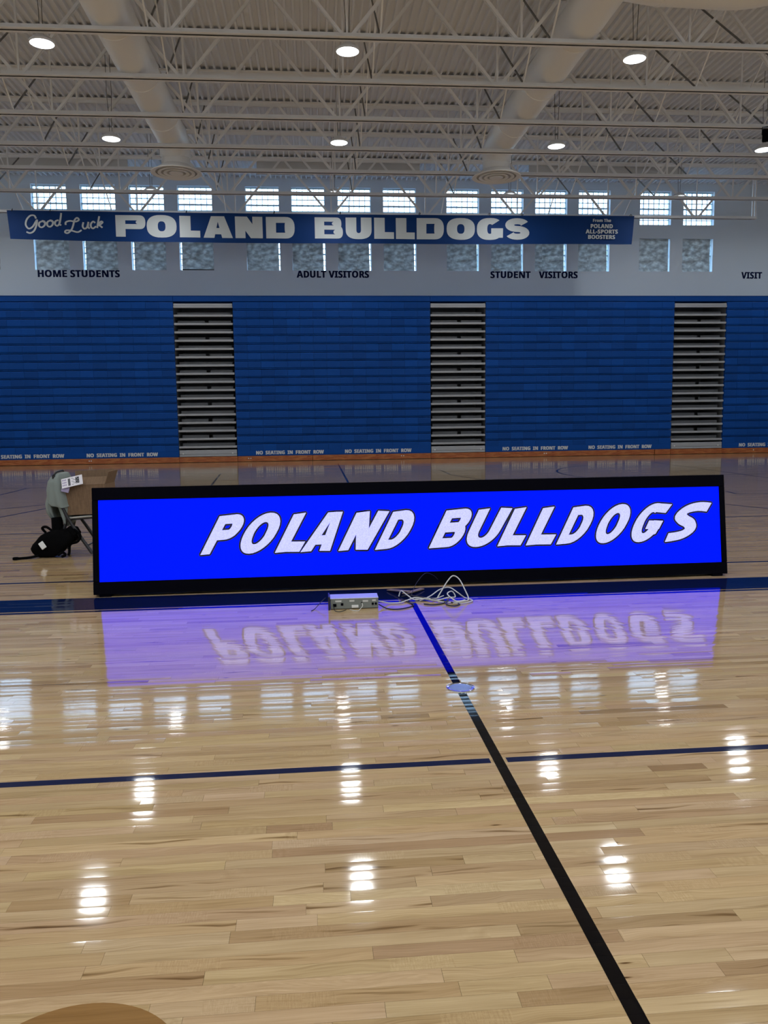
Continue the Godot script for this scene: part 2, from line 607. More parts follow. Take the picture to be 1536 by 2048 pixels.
func plank(b: MB, x0: float, x1: float, z0: float, full: bool, r: RandomNumberGenerator, inset: bool) -> void:
	var u := r.randf()
	var tone: Color
	if u < 0.55: tone = Color(0.560, 0.412, 0.246)
	elif u < 0.80: tone = Color(0.515, 0.368, 0.212)
	elif u < 0.93: tone = Color(0.600, 0.452, 0.276)
	elif u < 0.99: tone = Color(0.430, 0.295, 0.165)
	else: tone = Color(0.36, 0.235, 0.125)
	var k := r.randf_range(0.94, 1.06)
	if inset:
		tone = Color(tone.r * 0.62, tone.g * 0.50, tone.b * 0.36)
	b.col = Color(tone.r * k, tone.g * k * r.randf_range(0.97, 1.03), tone.b * k * r.randf_range(0.93, 1.07))
	var row := r.randi() % 16
	var off := r.randf()
	var flip := 1.0 if r.randf() < 0.5 else -1.0
	var va := (row + 0.04) / 16.0; var vb := (row + 0.96) / 16.0
	if r.randf() < 0.5:
		var t := va; va = vb; vb = t
	var g := 0.0004
	var a0 := x0 + g; var a1 := x1 - g; var c0 := z0 + g; var c1 := z0 + STRIP - g
	var tx := r.randfn(0.0, 0.0007); var tz := r.randfn(0.0, 0.006); var cup := r.randf_range(0.002, 0.009)
	var ids := []
	for i in 5:
		var nn := Vector3(tx, 1, tz + cup * CROWN[i]).normalized()
		var zz := lerpf(c0, c1, ACROSS[i]); var vv := lerpf(va, vb, ACROSS[i])
		ids.append(b.vert(Vector3(a0, 0, zz), nn, Vector2(off + flip * a0 / 1.6, vv)))
		ids.append(b.vert(Vector3(a1, 0, zz), nn, Vector2(off + flip * a1 / 1.6, vv)))
	for i in 4:
		b.face(ids[2 * i], ids[2 * i + 1], ids[2 * i + 3]); b.face(ids[2 * i], ids[2 * i + 3], ids[2 * i + 2])
	if full:
		var d := -0.012
		var tt := [Vector2(off + flip * a0 / 1.6, va), Vector2(off + flip * a1 / 1.6, va), Vector2(off + flip * a1 / 1.6, va), Vector2(off + flip * a0 / 1.6, va)]
		b.quad(Vector3(a0, 0, c0), Vector3(a1, 0, c0), Vector3(a1, d, c0), Vector3(a0, d, c0), Vector3(0, 0, -1), tt)
		b.quad(Vector3(a0, 0, c1), Vector3(a1, 0, c1), Vector3(a1, d, c1), Vector3(a0, d, c1), Vector3(0, 0, 1), tt)
		b.quad(Vector3(a0, 0, c0), Vector3(a0, 0, c1), Vector3(a0, d, c1), Vector3(a0, d, c0), Vector3(-1, 0, 0), tt)
		b.quad(Vector3(a1, 0, c0), Vector3(a1, 0, c1), Vector3(a1, d, c1), Vector3(a1, d, c0), Vector3(1, 0, 0), tt)

func in_frame(p: Vector3, inv: Basis) -> bool:
	var q := inv * (p - Vector3(0, CAM_H, 0))
	if q.z > -0.3: return false
	return absf(q.x / -q.z) < 768.0 / FOCAL and absf(q.y / -q.z) < 1024.0 / FOCAL

func build_floor() -> void:
	var base := MB.new()
	base.box(Vector3(FX0 - 0.1, -0.3, FZ0 - 0.1), Vector3(FX1 + 0.1, -0.010, FZ1 + 0.1))
	var fl := struct("floor", base.mesh(), mat("joint_dark", lin(0.10, 0.055, 0.025), 0.8))
	var inv := camera_basis().inverse()
	var rest := MB.new()
	var near := []
	var z := 0.0
	var rows := int((FZ1 - FZ0) / STRIP)
	for k in rows:
		z = FZ1 - (k + 1) * STRIP
		var x := FX0 + rng.randf_range(-1.2, 0.0)
		while x < FX1:
			var len := clampf(rng.randfn(0.72, 0.34), 0.25, 1.9)
			var x0 := maxf(x, FX0); var x1 := minf(x + len, FX1)
			if x1 - x0 > 0.02:
				var seen := false
				if z > -6.0 and z < -1.2:
					for i in 5:
						seen = seen or in_frame(Vector3(lerpf(x0, x1, i / 4.0), 0, z + STRIP / 2), inv)
				if seen and near.size() < 300:
					near.append([x0, x1, z])
				else:
					plank(rest, x0, x1, z, false, rng, false)
			x += len
	for p in near:
		var b := MB.new()
		plank(b, p[0], p[1], p[2], true, rng, false)
		put("plank", b.mesh(), mats.maple, fl)
	var o := put("planking", rest.mesh(), mats.maple, fl)
	o.set_meta("kind", "stuff")

	# stained disc at the court's centre, made of darker strips
	paint_disc(fl)
	# painted lines
	var zl := -3.405
	line(fl, Vector2(CX, 8.8), Vector2(CX, -4.30), 0.047, "line_black", "black centre line running towards the display")
	line(fl, Vector2(CX, -4.46), Vector2(CX, -6.53), 0.047, "line_black", "black centre line between the floor plate and the display")
	line(fl, Vector2(CX, -7.85), Vector2(CX, -27.0), 0.047, "line_navy", "centre line on the floor beyond the display")
	line(fl, Vector2(-19.5, zl), Vector2(0.762, zl), 0.05, "line_navy", "navy cross line left of the black centre line")
	line(fl, Vector2(0.838, zl), Vector2(21, zl), 0.05, "line_navy", "navy cross line right of the black centre line")
	line(fl, Vector2(-19.5, -6.868), Vector2(21, -6.868), 0.46, "line_navy", "broad navy band in front of the display")
	line(fl, Vector2(-19.5, -6.585), Vector2(21, -6.585), 0.05, "line_navy", "thin navy line beside the broad band")
	line(fl, Vector2(-19.5, -7.857), Vector2(21, -7.857), 0.05, "line_navy")
	line(fl, Vector2(-19.5, -11.37), Vector2(21, -11.37), 0.05, "line_navy")
	line(fl, Vector2(-19.5, -19.25), Vector2(-2.5, -19.25), 0.05, "line_navy")
	line(fl, Vector2(3.9, -19.25), Vector2(21, -19.25), 0.05, "line_navy")
	line(fl, Vector2(-6.67, -11.4), Vector2(-6.67, -19.2), 0.05, "line_navy")
	line(fl, Vector2(-5.25, -13.0), Vector2(-4.6, -15.3), 0.05, "line_navy")
	line(fl, Vector2(-5.9, -14.45), Vector2(-4.75, -15.6), 0.05, "line_navy")
	line(fl, Vector2(-2.66, -23.1), Vector2(-2.42, -19.0), 0.05, "line_navy")
	line(fl, Vector2(3.64, -23.1), Vector2(3.6, -21.0), 0.05, "line_navy")
	line(fl, Vector2(3.6, -21.0), Vector2(4.1, -18.9), 0.05, "line_navy")
	line(fl, Vector2(10.8, -24.6), Vector2(10.6, -12.0), 0.05, "line_navy")
	line(fl, Vector2(8.1, -15.1), Vector2(8.04, -14.6), 0.05, "line_navy")
	line(fl, Vector2(8.04, -14.6), Vector2(9.6, -14.5), 0.05, "line_navy")
	line(fl, Vector2(6.95, -12.95), Vector2(7.35, -12.1), 0.05, "line_navy")
	var arc := []
	for i in 25:
		var f := deg_to_rad(lerpf(195, 60, i / 24.0))
		arc.append(Vector2(10.6 + 4.1 * cos(f), -20.4 - 4.1 * sin(f)))
	curve(fl, arc, 0.05, "line_navy", "curved navy court line beyond the display")

# a straight painted line along x or z lies on the strips and leans with each of them
func line(fl: Node, a: Vector2, b: Vector2, w: float, m: String, label := "") -> void:
	if absf(a.x - b.x) > 0.001 and absf(a.y - b.y) > 0.001:
		curve(fl, [a, b], w, m, label)
		return
	var h := 0.0006
	var x0 := minf(a.x, b.x); var x1 := maxf(a.x, b.x); var z0 := minf(a.y, b.y); var z1 := maxf(a.y, b.y)
	if a.x == b.x:
		x0 -= w / 2; x1 += w / 2
	else:
		z0 -= w / 2; z1 += w / 2
	var mb := MB.new()
	var lr := RandomNumberGenerator.new()
	lr.seed = 500 + fl.get_child_count()
	var k := int(floor((FZ1 - z1) / STRIP))
	while FZ1 - k * STRIP > z0:
		var s0 := FZ1 - (k + 1) * STRIP
		var x := x0
		while x < x1 - 1e-4:
			var xe := minf(x1, x + lr.randf_range(0.4, 1.2))
			var tx := lr.randfn(0.0, 0.0007); var tz := lr.randfn(0.0, 0.006); var cup := lr.randf_range(0.002, 0.009)
			for i in 4:
				var za := maxf(s0 + ACROSS[i] * STRIP, z0); var zb := minf(s0 + ACROSS[i + 1] * STRIP, z1)
				if zb - za < 1e-5:
					continue
				var fa := lerpf(CROWN[i], CROWN[i + 1], (za - s0 - ACROSS[i] * STRIP) / ((ACROSS[i + 1] - ACROSS[i]) * STRIP))
				var fb := lerpf(CROWN[i], CROWN[i + 1], (zb - s0 - ACROSS[i] * STRIP) / ((ACROSS[i + 1] - ACROSS[i]) * STRIP))
				var na := Vector3(tx, 1, tz + cup * fa).normalized(); var nb := Vector3(tx, 1, tz + cup * fb).normalized()
				var p := mb.vert(Vector3(x, h, za), na); mb.vert(Vector3(xe, h, za), na); mb.vert(Vector3(xe, h, zb), nb); mb.vert(Vector3(x, h, zb), nb)
				mb.face(p, p + 1, p + 2); mb.face(p, p + 2, p + 3)
			x = xe
		k += 1
	var o := put("painted_line", mb.mesh(), mats[m], fl)
	if label: o.set_meta("label", label)

func curve(fl: Node, pts: Array, w: float, m: String, label := "") -> void:
	var b := MB.new()
	var h := 0.0008
	for i in pts.size() - 1:
		var p: Vector2 = pts[i]; var q: Vector2 = pts[i + 1]
		var s := (q - p).normalized().orthogonal() * w / 2
		var e := (q - p).normalized() * (0.004 if pts.size() > 2 else 0.0)
		p -= e; q += e
		b.quad(Vector3(p.x - s.x, h, p.y - s.y), Vector3(p.x + s.x, h, p.y + s.y), Vector3(q.x + s.x, h, q.y + s.y), Vector3(q.x - s.x, h, q.y - s.y), Vector3.UP)
	var o := put("painted_line", b.mesh(), mats[m], fl)
	if label: o.set_meta("label", label)

func paint_disc(fl: Node) -> void:
	var c := Vector2(-0.6236, -1.7553); var r := 0.2795
	var b := MB.new()
	b.col = Color(0.30, 0.165, 0.062)
	var row := 0
	for k in 64:
		var f0 := TAU * k / 64; var f1 := TAU * (k + 1) / 64
		var p0 := c + r * Vector2(cos(f0), sin(f0)); var p1 := c + r * Vector2(cos(f1), sin(f1))
		var i := b.vert(Vector3(c.x, 0.0007, c.y), Vector3.UP, Vector2(c.x / 1.6, c.y / (16 * STRIP)))
		b.vert(Vector3(p0.x, 0.0007, p0.y), Vector3.UP, Vector2(p0.x / 1.6, p0.y / (16 * STRIP)))
		b.vert(Vector3(p1.x, 0.0007, p1.y), Vector3.UP, Vector2(p1.x / 1.6, p1.y / (16 * STRIP)))
		b.face(i, i + 1, i + 2)
	var o := put("stained_disc", b.mesh(), mats.maple, fl)
	o.set_meta("label", "brown stained wood disc at the lower left")


# ------------------------------------------------------------------ walls and windows
const WIN_W := 1.26
const WIN_X := [-17.9, -16.15, -14.4, -12.65, -10.16, -8.4, -6.63, -4.86, -2.36, -0.64, 1.11, 2.85, 5.3, 7.05, 8.79, 10.52, 12.99, 14.76]

func build_walls() -> void:
	var z0 := WALL_Z - 0.36; var z1 := WALL_Z
	var w := MB.new()
	var bands := [[0.0, 7.14, false], [7.14, 8.41, true], [8.41, 8.93, false], [8.93, 10.21, true], [10.21, DECK_Y + 0.2, false]]
	for b in bands:
		if not b[2]:
			w.box(Vector3(-20.4, b[0], z0), Vector3(21.9, b[1], z1))
			continue
		var x := -20.4
		for wx in WIN_X:
			w.box(Vector3(x, b[0], z0), Vector3(wx, b[1], z1))
			x = wx + WIN_W
		w.box(Vector3(x, b[0], z0), Vector3(21.9, b[1], z1))
	var wall := struct("wall_back", w.mesh(), mats.wall_paint)
	for t in [["HOME STUDENTS", -10.08, -7.1], ["ADULT VISITORS", -0.5, 2.27], ["STUDENT", 7.02, 8.62], ["VISITORS", 8.95, 10.51], ["VISIT", 17.24, 18.11]]:
		letter_line("wall_lettering", t[0], t[1], t[2], 6.87, 0.265, z1 + 0.002, mats.lettering_navy, wall, "navy letters reading " + t[0])
	for s in [["wall_left", Vector3(-20.4, 0, z0), Vector3(-20.0, DECK_Y + 0.2, 9.4)], ["wall_right", Vector3(21.5, 0, z0), Vector3(21.9, DECK_Y + 0.2, 9.4)], ["wall_front", Vector3(-20.4, 0, 9.0), Vector3(21.9, DECK_Y + 0.2, 9.4)]]:
		var b := MB.new()
		b.box(s[1], s[2])
		struct(s[0], b.mesh(), mats.wall_paint)

	# glass block: a square brick of glass with bevelled edges
	var bs := WIN_W / 6.0
	var gb := MB.new()
	gb.cbox(Transform3D.IDENTITY, Vector3(bs - 0.022, bs - 0.022, 0.08), 0.008)
	var gm := gb.mesh()
	var grid := MB.new()
	var fr := 0.011
	for i in 7:
		var q := -WIN_W / 2 + i * bs
		var t := fr * (1.0 if i % 6 else 1.6)
		grid.box(Vector3(q - t, -WIN_W / 2 - 0.01, -0.03), Vector3(q + t, WIN_W / 2 + 0.01, 0.03))
		grid.box(Vector3(-WIN_W / 2, q - t, -0.031), Vector3(WIN_W / 2, q + t, 0.031))
	grid.box(Vector3(-WIN_W / 2, -0.022, -0.045), Vector3(WIN_W / 2, 0.022, 0.045))
	var gm2 := grid.mesh()
	var num := 0
	for level in 2:
		for k in WIN_X.size():
			num += 1
			var o := Node3D.new()
			o.name = "window_%d" % num
			o.set_meta("kind", "structure")
			add_child(o)
			o.position = Vector3(WIN_X[k] + WIN_W / 2, 9.57 if level == 0 else 7.775, WALL_Z - 0.20)
			put("mortar_grid", gm2, mats.mortar, o)
			for i in 6:
				for j in 6:
					var g := put("glass_block", gm, mats.glass_block, o)
					g.position = Vector3((i - 2.5) * bs, (j - 2.5) * bs, 0)
	# shades in the lower row
	var words := ["", "", "", "", "first", "second", "third", "fourth", "fifth", "sixth", "seventh", "eighth", "ninth", "tenth", "eleventh", "twelfth", "thirteenth", "fourteenth"]
	for k in WIN_X.size():
		var sw := WIN_W - rng.randf_range(0.05, 0.09)
		var side := -1.0 if k < 8 else 1.0
		var b := MB.new()
		var g := []
		for i in 9:
			var rowp := []
			for j in 9:
				rowp.append(Vector3((i / 8.0 - 0.5) * sw, (j / 8.0 - 0.5) * (WIN_W + 0.02), 0.012 * sin(i * 1.7 + k) * sin(j * 0.9 + k)))
			g.append(rowp)
		b.grid(g)
		var g2 := []
		for rowp in g:
			var r2 := []
			for p in rowp: r2.append(p + Vector3(0, 0, -0.006))
			g2.append(r2)
		b.grid(g2, false, true)
		var lab: String = "mottled grey window shade, %s from the left under the banner line" % words[k] if words[k] else "mottled grey window shade beyond the left edge, " + ["outermost", "next to the outermost", "third from the outer end", "nearest the frame"][k]
		var o := put("window_shade", b.mesh(), mats.shade_film)
		o.position = Vector3(WIN_X[k] + WIN_W / 2 - side * (WIN_W - sw) / 2, 7.775, WALL_Z - 0.07)
		o.rotation.z = side * 0.012
		tag(o, lab, "window shade", "shades over the lower windows")
		if k == 7:
			put_bottom_bar(o, sw)

func put_bottom_bar(o: Node3D, sw: float) -> void:
	var b := MB.new()
	b.box(Vector3(-sw / 2, -WIN_W / 2 - 0.01, 0.0), Vector3(sw / 2, -WIN_W / 2 + 0.04, 0.03))
	put("bottom_bar", b.mesh(), mats.dark_metal, o)


# ------------------------------------------------------------------ roof deck and joists
func build_ceiling() -> void:
	var d := MB.new()
	var pitch := 0.19; var hgt := 0.08
	var x := -20.4
	var z0 := WALL_Z - 0.36; var z1 := 9.4
	while x < 21.9:
		var xs := [x, x + 0.045, x + 0.062, x + 0.173, x + 0.19]
		var ys := [DECK_Y, DECK_Y, DECK_Y + hgt, DECK_Y + hgt, DECK_Y]
		for i in 4:
			d.quad(Vector3(xs[i], ys[i], z0), Vector3(xs[i + 1], ys[i + 1], z0), Vector3(xs[i + 1], ys[i + 1], z1), Vector3(xs[i], ys[i], z1), Vector3(0, -1, 0))
		x += pitch
	d.box(Vector3(-20.4, DECK_Y + 0.085, z0), Vector3(21.9, DECK_Y + 0.3, z1))
	struct("ceiling", d.mesh(), mats.deck_paint)
	# grey bulkhead panels between the last joist and the window wall
	var pn := [[-19.8, -6.19, "left of the left duct outlet"], [-1.77, 3.99, "between the two duct outlets"], [7.96, 13.76, "right of the right duct outlet"]]
	for p in pn:
		var b := MB.new()
		b.cbox(Transform3D(Basis(), Vector3((p[0] + p[1]) / 2, 10.27, -29.55)), Vector3(p[1] - p[0], 0.44, 0.06), 0.006)
		var o := put("bulkhead_panel", b.mesh(), mats.panel_grey)
		tag(o, "flat grey bulkhead panel under the roof deck, " + p[2], "wall panel", "bulkhead panels by the window wall")

const JOIST_Z := [-29.21, -26.64, -24.30, -22.28, -20.13, -17.98, -15.95, -13.85, -11.75, -9.65, -7.55]
const JOIST_WORDS := ["carrying the banner", "second in front of the window wall", "third in front of the window wall", "just past the farther lamps", "between the two lamp rows, farther one", "just past the nearer lamps", "nearest one fully in view", "first one above the frame", "second one above the frame", "third one above the frame", "fourth one above the frame"]

func build_joists() -> void:
	var span := 3.33
	for k in JOIST_Z.size():
		var z: float = JOIST_Z[k]
		var t := thing("roof_joist", "white open web roof joist, " + JOIST_WORDS[k], "roof joist", Vector3(0, CHORD_Y, z), "open web joists")
		var x0 := -20.0; var x1 := 16.42 if k == 0 else 21.5
		var top := DECK_Y - CHORD_Y
		for c in 2:
			var b := MB.new()
			var y := 0.0 if c == 0 else top
			var s := 1.0 if c == 0 else -1.0
			# double angles back to back: two upright legs with a slot, two flat legs
			for q in [-1.0, 1.0]:
				b.box(Vector3(x0, y, q * 0.02), Vector3(x1, y + s * 0.012, q * (0.11 if c == 0 else 0.16)))
				b.box(Vector3(x0, y, q * 0.02), Vector3(x1, y + s * 0.10, q * 0.032))
			put("bottom_chord" if c == 0 else "top_chord", b.mesh(), mats.steel_paint, t)
		var n := -7
		while n < 7:
			var xb := CX + n * span
			for s in [-1.0, 1.0]:
				var xt: float = xb + s * span / 2
				if xb > x0 and xb < x1 and xt > x0 and xt < x1:
					var b := MB.new()
					for q in [-1.0, 1.0]:
						b.bar(Vector3(xb + s * 0.06, 0.03, q * 0.03), Vector3(xt - s * 0.04, top - 0.03, q * 0.03), 0.012, 0.06)
					put("web_diagonal", b.mesh(), mats.steel_paint, t)
			if xb > x0 and xb < x1:
				var b := MB.new()
				b.bar(Vector3(xb, 0.03, 0), Vector3(xb, top - 0.03, 0), 0.04, 0.04)
				put("web_vertical", b.mesh(), mats.steel_paint, t)
			n += 1
		if k == 0:
			var b := MB.new()
			for q in [-0.05, 0.05]:
				b.box(Vector3(16.32 + q - 0.025, 0.0, -0.03), Vector3(16.32 + q + 0.025, top, 0.03))
			put("end_post", b.mesh(), mats.steel_paint, t)
	# cross bridging between the joists
	var bx := [[-14.5, "far left line"], [-9.7, "line at the left edge"], [-6.75, "line left of the left duct"], [-2.88, "line right of the left duct"], [1.41, "line near the centre"], [4.69, "line left of the right duct"], [8.57, "line right of the right duct"], [11.4, "line at the right edge"]]
	for p in bx:
		var t := thing("cross_bridging", "thin bracing rods crossing between the roof joists, " + p[1], "roof bracing", Vector3(p[0], CHORD_Y, 0), "bracing rods")
		for k in JOIST_Z.size() - 1:
			if p[0] == 8.57 and k > 5:
				continue
			for s in 2:
				var za: float = JOIST_Z[k + (1 if s == 0 else 0)]; var zb: float = JOIST_Z[k + (0 if s == 0 else 1)]
				var b := MB.new()
				b.bar(Vector3(0.02 * s, 0.11, za), Vector3(0.02 * s, DECK_Y - CHORD_Y - 0.11, zb), 0.03, 0.03, Vector3(1, 0, 0))
				put("bracing_rod", b.mesh(), mats.rod_steel if s == 0 else mats.steel_paint, t)


# ------------------------------------------------------------------ ducts
func build_ducts() -> void:
	for k in 2:
		var x: float = [-3.59, 5.35][k]
		var side: String = ["left", "right"][k]
		var t := thing("ceiling_duct", "round off white ceiling duct, the %s of two, ending in a drop" % side, "air duct", Vector3(x, 9.1, -23.35), "round ceiling ducts")
		var r := 0.41
		var b := MB.new()
		var path := [Vector3(0, 0, 31.5), Vector3(0, 0, 0.75)]
		for i in range(1, 9):
			var f := deg_to_rad(90.0 * i / 8)
			path.append(Vector3(0, -0.42 + 0.42 * cos(f), 0.75 - 0.0 - 0.75 * sin(f) * 1.0))
		b.tube(path, r, 32, true)
		put("duct_run", b.mesh(), mats.duct_paint, t)
		var dz := 2.0
		while dz < 31.0:
			var s := MB.new()
			s.lathe([Vector2(r, -0.03), Vector2(r + 0.012, -0.02), Vector2(r + 0.012, 0.02), Vector2(r, 0.03)], 32, Transform3D(Basis(Vector3(1, 0, 0), PI / 2), Vector3(0, 0, dz)))
			put("joint_band", s.mesh(), mats.duct_paint, t)
			dz += 2.43
		var d := MB.new()
		d.lathe([Vector2(0.385, -0.63), Vector2(0.385, -0.40)], 32)
		put("drop_collar", d.mesh(), mats.duct_paint, t)
		var o := MB.new()
		# flange and cones with open rings between them, under a dark throat
		for c in 4:
			var ra: float = [0.69, 0.50, 0.345, 0.19][c]
			var rb: float = [0.56, 0.41, 0.255, 0.0][c]
			var y: float = [-0.83, -0.835, -0.84, -0.845][c]
			o.lathe([Vector2(rb, y + 0.03), Vector2(ra, y + 0.012), Vector2(ra, y), Vector2(ra - 0.012, y - 0.004), Vector2(rb, y + 0.012), Vector2(rb, y + 0.03)], 44)
		o.lathe([Vector2(0.37, -0.42), Vector2(0.37, -0.62), Vector2(0.60, -0.78), Vector2(0.66, -0.818)], 44)
		put("round_diffuser", o.mesh(), mats.duct_paint, t)
	# wide cross duct at the upper right
	var t: Node3D = get_node("ceiling_duct_001")
	var at := Vector3(0, 0.3, 8.75)
	var b := MB.new()
	var path := [Vector3(0.25, 0, 0.1), Vector3(0.9, 0, -0.05), Vector3(2.3, 0.0, -0.12)]
	for i in range(1, 9):
		var f := deg_to_rad(90.0 * i / 8)
		path.append(Vector3(2.3 + 1.0 * sin(f), 0.0, -0.12 + 1.0 - 1.0 * cos(f)))
	path.append(Vector3(3.3, 0, 14))
	for i in path.size(): path[i] += at
	b.tube(path, 0.62, 36)
	var br := put("branch_run", b.mesh(), mats.duct_paint, t)
	br.set_meta("label", "wide cross duct at the upper right, bending towards the camera")
	var s := MB.new()
	s.lathe([Vector2(0.62, -0.03), Vector2(0.635, -0.02), Vector2(0.635, 0.02), Vector2(0.62, 0.03)], 36, Transform3D(Basis(Vector3(0, 0, 1), PI / 2), at + Vector3(1.0, 0, -0.055)))
	put("joint_band", s.mesh(), mats.duct_paint, t)
	# small black loudspeaker hung at the right edge
	var sp := thing("hanging_loudspeaker", "small black loudspeaker hung from a joist at the right edge", "loudspeaker", Vector3(11.45, 8.25, -20.0))
	var c := MB.new()
	c.cbox(Transform3D(Basis(Vector3(0, 1, 0), -0.5) * Basis(Vector3(1, 0, 0), 0.3), Vector3(0, 0.15, 0)), Vector3(0.24, 0.3, 0.2), 0.02)
	put("cabinet", c.mesh(), mats.frame_black, sp)
	var y := MB.new()
	y.tube([Vector3(-0.14, 0.15, 0), Vector3(-0.14, 0.34, 0), Vector3(0, 0.36, 0), Vector3(0.14, 0.34, 0), Vector3(0.14, 0.15, 0)], 0.012, 6)
	put("yoke", y.mesh(), mats.dark_metal, sp)


# ------------------------------------------------------------------ bleachers
func build_bleachers() -> void:
	var z := BLEACHER_Z
	# sections: x0, x1
	var secs := [[-11.88, -4.81, "leftmost blue folded bleacher section, cut by the left edge"], [-2.74, 4.29, "blue folded bleacher section in the middle, between two grey aisles"], [6.33, 13.42, "blue folded bleacher section right of the middle aisle"], [15.45, 21.3, "blue folded bleacher section at the right edge"]]
	var top := 5.65
	for si in secs.size():
		var s: Array = secs[si]
		var t := thing("bleacher_section", s[2], "bleachers", Vector3(s[0], 0, z), "folded bleacher sections")
		var w: float = s[1] - s[0]
		var nm := 15 if si < 3 else 12
		var mw := w / nm
		var sb := MB.new()
		# seat front: rounded upper face over a set back lip
		var pr := [Vector2(0.040, -0.10), Vector2(0.040, -0.020), Vector2(0.055, -0.004), Vector2(0.075, 0.0), Vector2(0.262, 0.0), Vector2(0.278, -0.008), Vector2(0.284, -0.025), Vector2(0.284, -0.10)]
		sb.extrude_x(pr, 0.002, mw - 0.002)
		sb.box(Vector3(0.001, 0.008, -0.10), Vector3(mw - 0.001, 0.034, -0.016))
		var sm := sb.mesh()
		for r in 19:
			for m in nm:
				if r == 0:
					continue
				var pick := rng.randi() % 9
				var o := put("seat", sm, mats["seat_blue_%d" % (0 if pick < 4 else pick - 4)], t)
				o.position = Vector3(m * mw, top - (19 - r) * ROW + ROW * 0.0, rng.randf_range(-0.004, 0.004))
		# front row: one plain board with lettering
		var fb := MB.new()
		fb.cbox(Transform3D(Basis(), Vector3(w / 2, 0.315, -0.045)), Vector3(w, 0.20, 0.09), 0.008)
		fb.cbox(Transform3D(Basis(), Vector3(w / 2, 0.195 + 0.02, -0.05)), Vector3(w, 0.03, 0.08), 0.004)
		put("front_row_board", fb.mesh(), mats.seat_blue_0, t)
		# hollow frame behind the seats: a deck for each row, end panels, a rear panel
		var ub := MB.new()
		for r in 19:
			ub.box(Vector3(0.0, top - (19 - r) * ROW + 0.262 - (0.1 if r == 0 else 0.0), -1.9), Vector3(w, top - (19 - r) * ROW + 0.276 - (0.1 if r == 0 else 0.0), -0.09))
		for x in [0.0, w - 0.02]:
			ub.box(Vector3(x, 0.0, -1.9), Vector3(x + 0.02, top, -0.11))
		ub.box(Vector3(0.0, 0.0, -1.92), Vector3(w, top, -1.9))
		put("understructure", ub.mesh(), mats.frame_steel, t)
		var kb := MB.new()
		if si == 1:
			kb.cbox(Transform3D(Basis(), Vector3(1.345, 0.105, -0.02)), Vector3(2.68, 0.19, 0.05), 0.006)
			kb.cbox(Transform3D(Basis(), Vector3(4.86, 0.105, -0.02)), Vector3(4.33, 0.19, 0.05), 0.006)
		elif si == 2:
			kb.cbox(Transform3D(Basis(), Vector3(3.235, 0.105, -0.02)), Vector3(6.46, 0.19, 0.05), 0.006)
			kb.cbox(Transform3D(Basis(), Vector3(6.785, 0.105, -0.02)), Vector3(0.60, 0.19, 0.05), 0.006)
		else:
			kb.cbox(Transform3D(Basis(), Vector3(w / 2, 0.105, -0.02)), Vector3(w, 0.19, 0.05), 0.006)
		put("skirt_board", kb.mesh(), mats.skirt_wood, t)
		var spots: Array = [[[-11.31, -8.80], [-8.03, -5.55]], [[-2.08, 0.365], [1.13, 3.57]], [[6.97, 9.456], [10.24, 12.68]], [[16.115, 18.6]]][si]
		for q in spots:
			letter_line("row_lettering", "NO  SEATING  IN  FRONT  ROW", q[0] - s[0], q[1] - s[0], 0.25, 0.135, 0.002, mats.lettering_white, t, "white letters reading NO SEATING IN FRONT ROW", 0.05)
		var bm := MB.new()
		bm.lathe([Vector2(0.0, 0.012), Vector2(0.015, 0.010), Vector2(0.022, 0.0)], 10, Transform3D(Basis(Vector3(1, 0, 0), PI / 2), Vector3.ZERO))
		var bmm := bm.mesh()
		for q in [[-7.95, -7.88], [-2.35, -2.27, 3.20, 3.28], [8.55, 8.63], [16.7]][si]:
			var o := put("bolt", bmm, mats.white_plastic, t)
			o.position = Vector3(q - s[0], 0.12, 0.006)

	# blue top board along the whole run
	var tb := thing("bleacher_top_board", "long blue board along the top of the bleachers", "bleachers", Vector3(0, top, z))
	for p in [[-11.88, -4.81], [-4.805, 4.29], [4.295, 13.42], [13.425, 21.3]]:
		var b := MB.new()
		b.cbox(Transform3D(Basis(), Vector3((p[0] + p[1]) / 2, 0.093, -0.05)), Vector3(p[1] - p[0], 0.175, 0.09), 0.01)
		put("board", b.mesh(), mats.rail_blue, tb)
	var cap := MB.new()
	cap.box(Vector3(-11.88, 0.185, -1.9), Vector3(21.3, 0.205, 0.0))
	cap.box(Vector3(-11.88, 0.0, -1.9), Vector3(21.3, 0.185, -0.10))
	put("cap_strip", cap.mesh(), mats.rail_blue, tb)

	# grey aisles
	var ais := [[-4.81, -2.74, "left"], [4.29, 6.33, "middle"], [13.42, 15.45, "right"]]
	for a in ais:
		var w: float = a[1] - a[0]
		var t := thing("bleacher_aisle", "folded grey aisle with stacked metal steps, the %s one of three" % a[2], "bleacher aisle", Vector3(a[0], 0, z), "grey aisles between blue sections")
		var bk := MB.new()
		bk.box(Vector3(0.0, 0.0, -1.92), Vector3(w, top, -1.90))
		put("rear_panel", bk.mesh(), mats.frame_steel, t)
		var tp := MB.new()
		tp.cbox(Transform3D(Basis(), Vector3(w / 2, 5.545, -0.06)), Vector3(w - 0.03, 0.08, 0.10), 0.008)
		tp.cbox(Transform3D(Basis(), Vector3(w / 2, 5.468, -0.05)), Vector3(w - 0.02, 0.07, 0.12), 0.008)
		put("top_step", tp.mesh(), mats.nosing_grey, t)
		var nose := MB.new()
		nose.cbox(Transform3D(Basis(), Vector3(w / 2, 0.0, -0.04)), Vector3(w - 0.03, 0.075, 0.09), 0.010)
		nose.box(Vector3(0.01, 0.018, -1.89), Vector3(w - 0.01, 0.035, -0.08))
		var nm := nose.mesh()
		var solid := MB.new()
		solid.box(Vector3(0.10, 0.0, -0.30), Vector3(w - 0.10, 0.105, -0.28))
		var sm := solid.mesh()
		var cut := MB.new()
